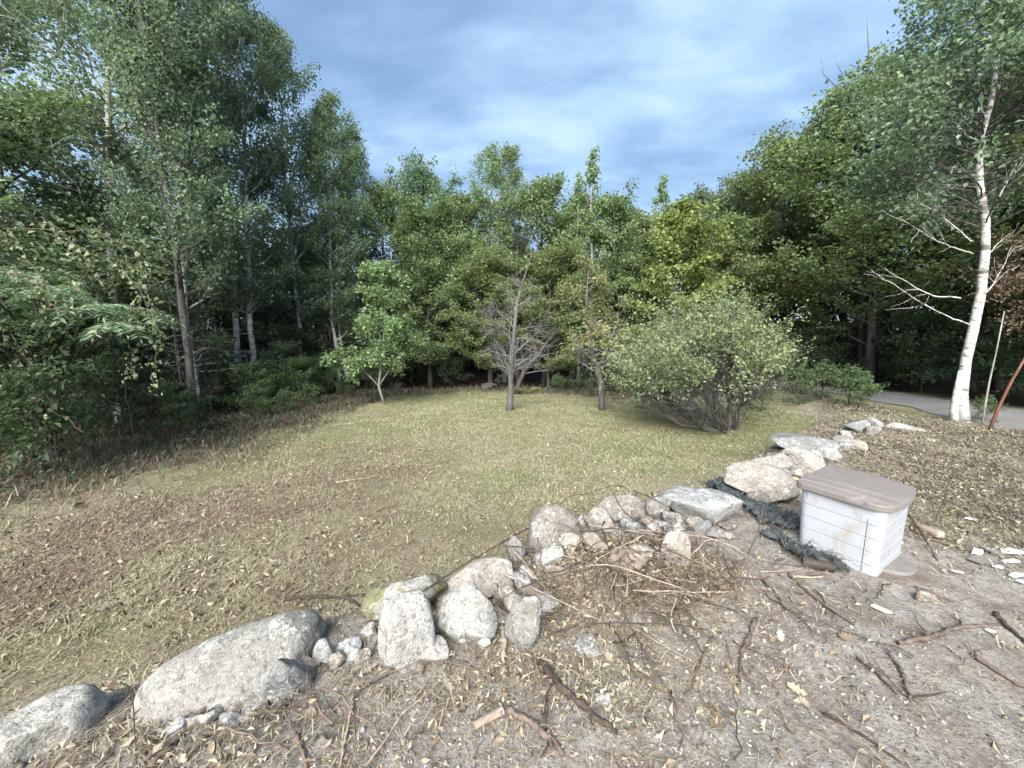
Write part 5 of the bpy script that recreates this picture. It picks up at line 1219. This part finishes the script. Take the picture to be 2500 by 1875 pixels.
for k, a in enumerate([(2383, 1354, 46, .7, .2, 'triangular pale blue shard, leftmost in the heap at the right border'), (2462, 1352, 60, .6, -.3, 'longest pale blue shard at the back of the heap'), (2436, 1390, 32, .5, -.5, 'small pale shard at the front of the heap'), (2450, 1378, 26, .5, .4, 'small tilted shard at the middle of the heap'),
                       (2485, 1412, 44, .6, -.4, 'whitish shard at the lower right of the heap'), (2495, 1428, 36, .5, -.2, 'shard at the very right border'), (2385, 1375, 50, .6, -.3, 'grey-white flat piece under the triangular shard'), (2425, 1352, 50, .8, .3, 'pinkish grey flat piece between the blue shards'), (2470, 1376, 40, .6, .1, 'dull white piece on the right of the heap'), (2370, 1272, 36, .35, .0, 'single thin pale shard lying behind the heap')]):
    shard(k, *a, mat='paver' if k in (6, 7) else 'shard')
shard(20, 2153, 1495, 52, .55, -.35, 'bright white chip of wood lying on the bare dirt', 'pale_wood')
shard(21, 2415, 1550, 30, .5, -.3, 'cream chip of wood beside the thick right branch', 'pale_wood')
shard(22, 2338, 1403, 34, .5, -.3, 'cream chip of wood below the shard heap', 'pale_wood')
def clod(px, py, w, lab):
    stone(int(px) + 5, px, py, w, w * .6, lab, BR, lift=.4, rough=.12, name='clod', group=None)['category'] = 'clod'
clod(2258, 1457, 44, 'dark clod of earth with a pale stick through it')

# ------------------------------------------------------------------ scattered twigs and single leaves (each a thing), then litter (stuff)
def scatter_twigs():
    rng = np.random.default_rng(500); meshes = []
    for k in range(8):
        L = rng.uniform(.22, .62); t = np.linspace(0, 1, 7); P = np.stack([(t - .5) * L, np.cumsum(rng.normal(0, .018, 7)), .008 + .03 * np.abs(np.cumsum(rng.normal(0, .4, 7))) * .3], 1); paths = [(P, np.linspace(.004, .0014, 7))]
        for q in range(rng.integers(0, 3)):
            i = rng.integers(2, 5); a = rng.choice([-1, 1]) * rng.uniform(.4, .9); Q = P[i] + np.outer(np.linspace(0, 1, 3), [math.cos(a) * L * .3, math.sin(a) * L * .3, .01]); paths.append((Q, np.linspace(.0028, .0012, 3)))
        V, F = tubes(paths, 4); meshes.append(mesh_np('twig', V, F, None, True))
    n = 0
    spots = [((.78, 2.38), (.48, .22), 150, 'thin twig tangled in the brush pile of dry leaves', 'twigs in the brush pile', .13), ((.3, 1.75), (.8, .3), 26, 'thin twig lying on the dirt among pale chips', 'twigs on the dirt', .012), ((4.6, 4.6), (1.1, .9), 60, 'thin twig in the cut brush beyond the storage box', 'twigs in the far brush', .08),
             ((2.0, 1.9), (.6, .35), 22, 'thin twig lying on the bare dirt at right', 'twigs on the bare dirt', .012), ((-1.1, 1.5), (.45, .2), 18, 'thin twig among dry leaves at lower left', 'twigs at lower left', .03)]
    for (cx, cy), (sx, sy), cnt, lab, grp, zz in spots:
        for k in range(cnt):
            x, y = rng.normal(cx, sx), rng.normal(cy, sy)
            if wall_sd(np.array([x]), np.array([y]))[0] > .25 or y < .9: continue
            if abs(x - 2.614) < .36 and abs(y - 2.8) < .36: continue
            o = obj('twig', meshes[n % 8], M[('stick', 'stick_dark', 'stick', 'stick_dark', 'stick_pale', 'stick', 'stick_dark', 'stick')[n % 8]]); n += 1
            s = rng.uniform(.7, 1.4); o.location = (x, y, Hs(x, y) + rng.random() * zz); o.rotation_euler = (rng.normal(0, .12), rng.normal(0, .25 if zz > .02 else .04), rng.uniform(0, 6.28)); o.scale = (s, s, s); tag(o, lab, 'twig', grp)
scatter_twigs()
def brambles():
    rng = np.random.default_rng(560)
    for k in range(26):
        x, y = rng.normal(.78, .42), rng.normal(2.36, .2); a = rng.normal(.35, .7) + (math.pi if rng.random() < .5 else 0); L = rng.uniform(.45, 1.0); t = np.linspace(0, 1, 12)
        P = np.stack([x + (t - .5) * L * math.cos(a) + .08 * np.sin(t * 5 + k), y + (t - .5) * L * math.sin(a) * .6 + .05 * np.sin(t * 4 + 2 * k), 0 * t], 1)
        P[:, 2] = H(P[:, 0], P[:, 1]) + .008 + rng.uniform(.04, .2) * np.sin(np.pi * t) ** .8 + np.cumsum(rng.normal(0, .004, 12)); c = P.mean(0)
        if wall_sd(P[:, 0], P[:, 1]).max() > .35: continue
        V, F = tubes([(P - c, np.linspace(.0045, .002, 12))], 5); o = obj('bramble', mesh_np('bramble', V, F, None, True), M[('stick', 'stick_dark', 'stick_pale')[k % 3]]); o.location = c
        tag(o, 'thin bramble stem arching over the brush pile', 'bramble', 'brambles over the brush pile')
brambles()
def oak_leaf_mesh(seed):
    rng = np.random.default_rng(seed); n = 13; t = np.linspace(0, 1, n); wd = .5 * np.sin(np.pi * t ** .8) ** .7 * (1 + .35 * np.sin(t * 26)) * .62; L = .085
    z = .35 * (t - .5) ** 2 * 2 * rng.uniform(.3, 1); cu = rng.uniform(.2, .9)
    V = np.concatenate([np.stack([(t - .5) * L, -wd * L * .8, (z + cu * wd ** 2 * 2) * L], 1), np.stack([(t - .5) * L, 0 * t, z * L], 1), np.stack([(t - .5) * L, wd * L * .8, (z + cu * wd ** 2 * 1.2) * L], 1)])
    i = np.arange(n - 1); F = np.concatenate([np.stack([i, i + 1, i + n + 1, i + n], 1), np.stack([i + n, i + n + 1, i + 2 * n + 1, i + 2 * n], 1)])
    return mesh_np('leaf', V, [F], dict(rnd=np.full(len(V), rng.uniform(.3, .8))), True)
def fallen_leaves():
    rng = np.random.default_rng(610); ms = [oak_leaf_mesh(k) for k in range(6)]
    px = [(795, 1440), (1245, 1650), (905, 1640), (1095, 1680), (1310, 1790), (1020, 1800), (1060, 1820), (1385, 1605), (1490, 1610), (1520, 1680), (1560, 1640), (1220, 1815), (1130, 1740), (1620, 1800), (1945, 1690), (1960, 1720), (1905, 1560), (1890, 1570), (1745, 1770), (1930, 1790), (1610, 1760), (1700, 1840),
          (740, 1650), (765, 1740), (300, 1800), (330, 1760), (390, 1850), (250, 1840), (450, 1860), (520, 1830), (850, 1850), (800, 1810), (1350, 1450), (1440, 1440), (1395, 1370), (1480, 1460), (2060, 1560), (2290, 1560), (2320, 1590), (1290, 1440), (1240, 1420)]
    for k, (x, y) in enumerate(px):
        p = gp(x, y); o = obj('fallen_leaf', ms[k % 6], M['litter']); s = rng.uniform(.5, 1.0); o.scale = (s, s, s)
        o.location = p + [0, 0, .012]; o.rotation_euler = (rng.normal(0, .35), rng.normal(0, .3), rng.uniform(0, 6.28)); tag(o, near_label('curled dry leaf', x, y), 'leaf', 'single dry leaves on the dirt')
    p = gp(728, 1672); o = obj('fallen_leaf', ms[2].copy(), None); o.data.materials.clear(); o.data.materials.append(plain('orange_leaf', (.42, .16, .06), .7, .3, 30, .4)); o.location = p + [0, -.04, .09]; o.rotation_euler = (.7, .3, .5); tag(o, 'orange dry leaf resting on the rounded upright stone', 'leaf')
fallen_leaves()

def terrace_density(x, y):
    d = .07 + 0 * x
    for cx, cy, sx, sy, a in ((.78, 2.4, .55, .26, 3.2), (4.8, 4.9, 1.6, 1.3, .45), (3.6, 3.7, .8, .8, .5), (-1.35, 1.35, .55, .25, .6), (0, 2.2, .5, .25, 1.3), (.2, 1.7, .8, .25, .5), (7, 6.8, 1.0, .8, .8), (4.2, 3.0, .7, .6, .4)):
        d = d + a * np.exp(-((x - cx) / sx) ** 2 - ((y - cy) / sy) ** 2)
    return d
def scatter_pts(rng, n, where):
    out = []; tot = 0
    while tot < n:
        k = 60000; near = where in ('terrace', 'dirt'); r = .9 + 9 * rng.random(k) ** 1.4 if near else (2.0 if where == 'lawn' else 3.2) * (17 / (2.0 if where == 'lawn' else 3.2)) ** rng.random(k)
        a = rng.uniform(.35, 1.05, k) if where == 'bank' else rng.uniform(-1.05, 1.05, k)
        x, y = r * np.sin(a), r * np.cos(a)
        if where == 'lawn': q = np.clip(.75 + .9 * fbm(x * .9, y * .9, 55, 3) + .4 * sstep(6, 10, y), .15, 1) * sstep(.2, 1., r / 3)
        elif where == 'bank': q = sstep(3.2, 4.4, x + .4 * fbm(x, y, 61, 2)) * sstep(2.3, 3.4, y) * (x < 8.9) * np.clip(.45 + .9 * fbm(x * 1.1, y * 1.1, 71, 3), .06, 1)
        elif where == 'dirt': q = np.clip(.5 + .8 * fbm(x * 1.6, y * 1.6, 95, 3), .08, 1) * (x < 8.8)
        else: q = np.clip(terrace_density(x, y) / 2.6, 0, 1) * (x < 8.8)
        m = (rng.random(k) < q) & ~((np.abs(x - 2.614) < .34) & (np.abs(y - 2.805) < .34)); x, y = x[m], y[m]
        sd = wall_sd(x, y)
        if where == 'lawn':
            m = sd > .1; x, y, sd = x[m], y[m], sd[m]
            p = (.3 + .7 * sstep(.4, 1.6, sd + .5 * fbm(x * 1.3, y * 1.3, 51, 2))) * sstep(.1, .3, sd) * (1 - sstep(.2, 1.6, forest_in(x, y)))
        elif where == 'bank': p = 1 - sstep(.0, .4, sd)
        elif where == 'dirt': p = 1 - sstep(.4, 1.2, sd)
        else: p = 1 - sstep(.1, .5, sd)
        m = rng.random(len(x)) < p; out.append(np.stack([x[m], y[m]], 1)); tot += m.sum()
    return np.concatenate(out)[:n]
def blades(rng, XY, L, Wd, tilt, rnd, name, label, mat, cat):
    n = len(XY); az = rng.uniform(0, 6.283, n); e = rng.uniform(tilt[0], tilt[1], n)
    D = np.stack([np.cos(az) * np.cos(e), np.sin(az) * np.cos(e), np.sin(e)], 1); S = np.stack([-np.sin(az), np.cos(az), 0 * az], 1)
    b = np.c_[XY, H(XY[:, 0], XY[:, 1]) + .003]
    mid = b + D * (L * .55)[:, None] + np.array([0, 0, 1]) * (.12 * L)[:, None]
    tip = b + D * L[:, None]; tip[:, 2] -= .04 * L; tip[:, 2] = np.maximum(tip[:, 2], b[:, 2] + .002)
    V = np.stack([b - S * Wd[:, None] / 2, b + S * Wd[:, None] / 2, mid + S * Wd[:, None] * .45, mid - S * Wd[:, None] * .45, tip], 1).reshape(-1, 3)
    k = np.arange(n)[:, None] * 5
    me = mesh_np(name, V, [k + [0, 1, 2, 3], k + [3, 2, 4]], dict(rnd=np.repeat(rnd, 5))); o = obj(name, me, M[mat]); tag(o, label, cat, kind='stuff'); return o
def lawn_cover():
    rng = np.random.default_rng(700); XY = scatter_pts(rng, 165000, 'lawn'); XY = np.concatenate([XY] + [np.array(c) + rng.normal(0, .16, (260, 2)) for c in (gp(1243, 1003)[:2], gp(1470, 1003)[:2], gp(942, 990)[:2], gp(1782, 1050)[:2])]); r = np.hypot(XY[:, 0], XY[:, 1]); g, rd = patches(XY[:, 0], XY[:, 1])
    v = np.where(rng.random(len(r)) < rd * .75, rng.uniform(0, .28, len(r)), np.where(rng.random(len(r)) < np.clip(g * .9, .1, .9), rng.uniform(.58, 1, len(r)), rng.uniform(.3, .62, len(r))))
    blades(rng, XY, rng.uniform(.025, .08, len(r)) * (.9 + .02 * r) * (1 + .8 * np.clip(fbm(XY[:, 0] * 3, XY[:, 1] * 3, 91, 3), -.5, 1)) * (.55 + .45 * sstep(2, 8, r)), .0024 + .0005 * r, (.0, .55), v, 'mown_grass', 'short mown grass, half green half straw, covering the clearing', 'grass', 'grass')
    XY = scatter_pts(rng, 60000, 'lawn'); r = np.hypot(XY[:, 0], XY[:, 1]); g, rd = patches(XY[:, 0], XY[:, 1])
    v = np.clip(rng.beta(2, 2, len(r)) - .35 * rd + .12 * sstep(7, 11, XY[:, 1]), 0, 1)
    blades(rng, XY, rng.uniform(.05, .16, len(r)), .0028 + .0005 * r, (.0, .22), v, 'straw', 'dry cut straw strewn over the clearing', 'straw', 'straw')
    XY = scatter_pts(rng, 34000, 'bank'); r = np.hypot(XY[:, 0], XY[:, 1])
    blades(rng, XY, rng.uniform(.06, .22, len(r)), .003 + .0006 * r, (.0, .35), np.clip(rng.beta(2.4, 1.2, len(r)), 0, 1), 'cut_brush', 'dry cut stems and brush matted beyond the storage box', 'brush_stems', 'brush')
    XY = scatter_pts(rng, 16000, 'terrace'); r = np.hypot(XY[:, 0], XY[:, 1])
    blades(rng, XY, rng.uniform(.03, .11, len(r)), .0022 + .0006 * r, (.0, .3), np.clip(rng.beta(1.6, 2, len(r)), 0, 1), 'stem_litter', 'fine dry stems littering the dirt', 'straw', 'litter')
lawn_cover()
def edge_brush():
    rng = np.random.default_rng(720); XY = []
    while sum(len(a) for a in XY) < 34000:
        a = rng.uniform(-1.05, .9, 40000); r = 5 + 12 * rng.random(40000); x, y = r * np.sin(a), r * np.cos(a); fi = forest_in(x, y) + .5 * fbm(x * 1.2, y * 1.2, 81, 2)
        p = np.exp(-((fi - np.where(x < -4.5, -.5, .1)) / np.where(x < -4.5, 1.15, .75)) ** 2) * np.where(x < -4.5, 1., .35) * (x < 8.6); m = rng.random(40000) < p; XY.append(np.stack([x[m], y[m]], 1))
    XY = np.concatenate(XY)[:34000]; r = np.hypot(XY[:, 0], XY[:, 1])
    blades(rng, XY, rng.uniform(.08, .34, len(r)), .004 + .0005 * r, (.0, .9), np.clip(rng.beta(1.5, 2.0, len(r)), 0, 1), 'edge_brush', 'dark tangle of dead stems along the wood edge', 'brush_stems', 'brush')
    n = 3600; i = rng.integers(0, len(XY), n); P = np.c_[XY[i] + rng.normal(0, .1, (n, 2)), np.zeros(n)]; P[:, 2] = H(P[:, 0], P[:, 1]) + .01 + .22 * rng.random(n) ** 2
    V, T = leafset(P, rng, .085, .05, .5, .2); me = mesh_np('ground_plants', V, [T], dict(rnd=np.repeat(rng.random(n), 4))); tag(obj('ground_plants', me, M['leaf_under']), 'low green plants creeping out from the wood edge', 'plants', kind='stuff')
edge_brush()
def leaf_litter():
    rng = np.random.default_rng(710)
    for where, n, nm, lab, ll in (('terrace', 8500, 'leaf_litter', 'dry crumpled leaves littering the dirt and stones', .028), ('bank', 11000, 'bank_litter', 'pale cut leaves matted beyond the storage box', .034), ('lawn', 15000, 'lawn_litter', 'pale dry leaf scraps strewn over the mown clearing', .035)):
        XY = scatter_pts(rng, n, where); r = np.hypot(XY[:, 0], XY[:, 1]); P = np.c_[XY, H(XY[:, 0], XY[:, 1]) + rng.random(n) * (.03 if where != 'lawn' else .025) + .004]
        if where == 'terrace': P[:, 2] += rng.random(n) * .05 * np.exp(-((P[:, 0] - .78) / .6) ** 2 - ((P[:, 1] - 2.4) / .3) ** 2)
        V, T = leafset(P, rng, ll * (1 + .04 * r.mean()), ll * .55, .45, .0, .5)
        me = mesh_np(nm, V, [T], dict(rnd=np.repeat(np.clip(rng.beta(2.2, 1.8, n), 0, 1), 4))); tag(obj(nm, me, M['bank_litter' if where == 'bank' else 'litter']), lab, 'litter', kind='stuff')
    n = 14000; XY = scatter_pts(rng, n, 'dirt'); P = np.c_[XY, H(XY[:, 0], XY[:, 1]) + .004]
    V, T = leafset(P, rng, .012, .006, 1.5, 0, .2); me = mesh_np('wood_chips', V, [T], dict(rnd=np.repeat(rng.random(n), 4))); tag(obj('wood_chips', me, M['chips']), 'pale wood chips and crumbs scattered on the dirt', 'wood chips', kind='stuff')
    n = 6500; XY = scatter_pts(rng, n, 'dirt'); V0, F0 = ico(1); s = (.0025 + .013 * rng.random(n) ** 5)
    V = (V0[None] * s[:, None, None] * rng.uniform(.6, 1.2, (n, 1, 3)) * (1 + .15 * rng.normal(size=(n, len(V0), 1)))) + np.c_[XY, H(XY[:, 0], XY[:, 1]) + s * .2][:, None]
    F = (F0[None] + (np.arange(n) * len(V0))[:, None, None]).reshape(-1, 3)
    me = mesh_np('pebbles', V.reshape(-1, 3), [F], dict(rnd=np.repeat(rng.random(n), len(V0))), True); tag(obj('pebbles', me, M['pebble']), 'small pebbles strewn over the dirt', 'pebbles', kind='stuff')
leaf_litter()
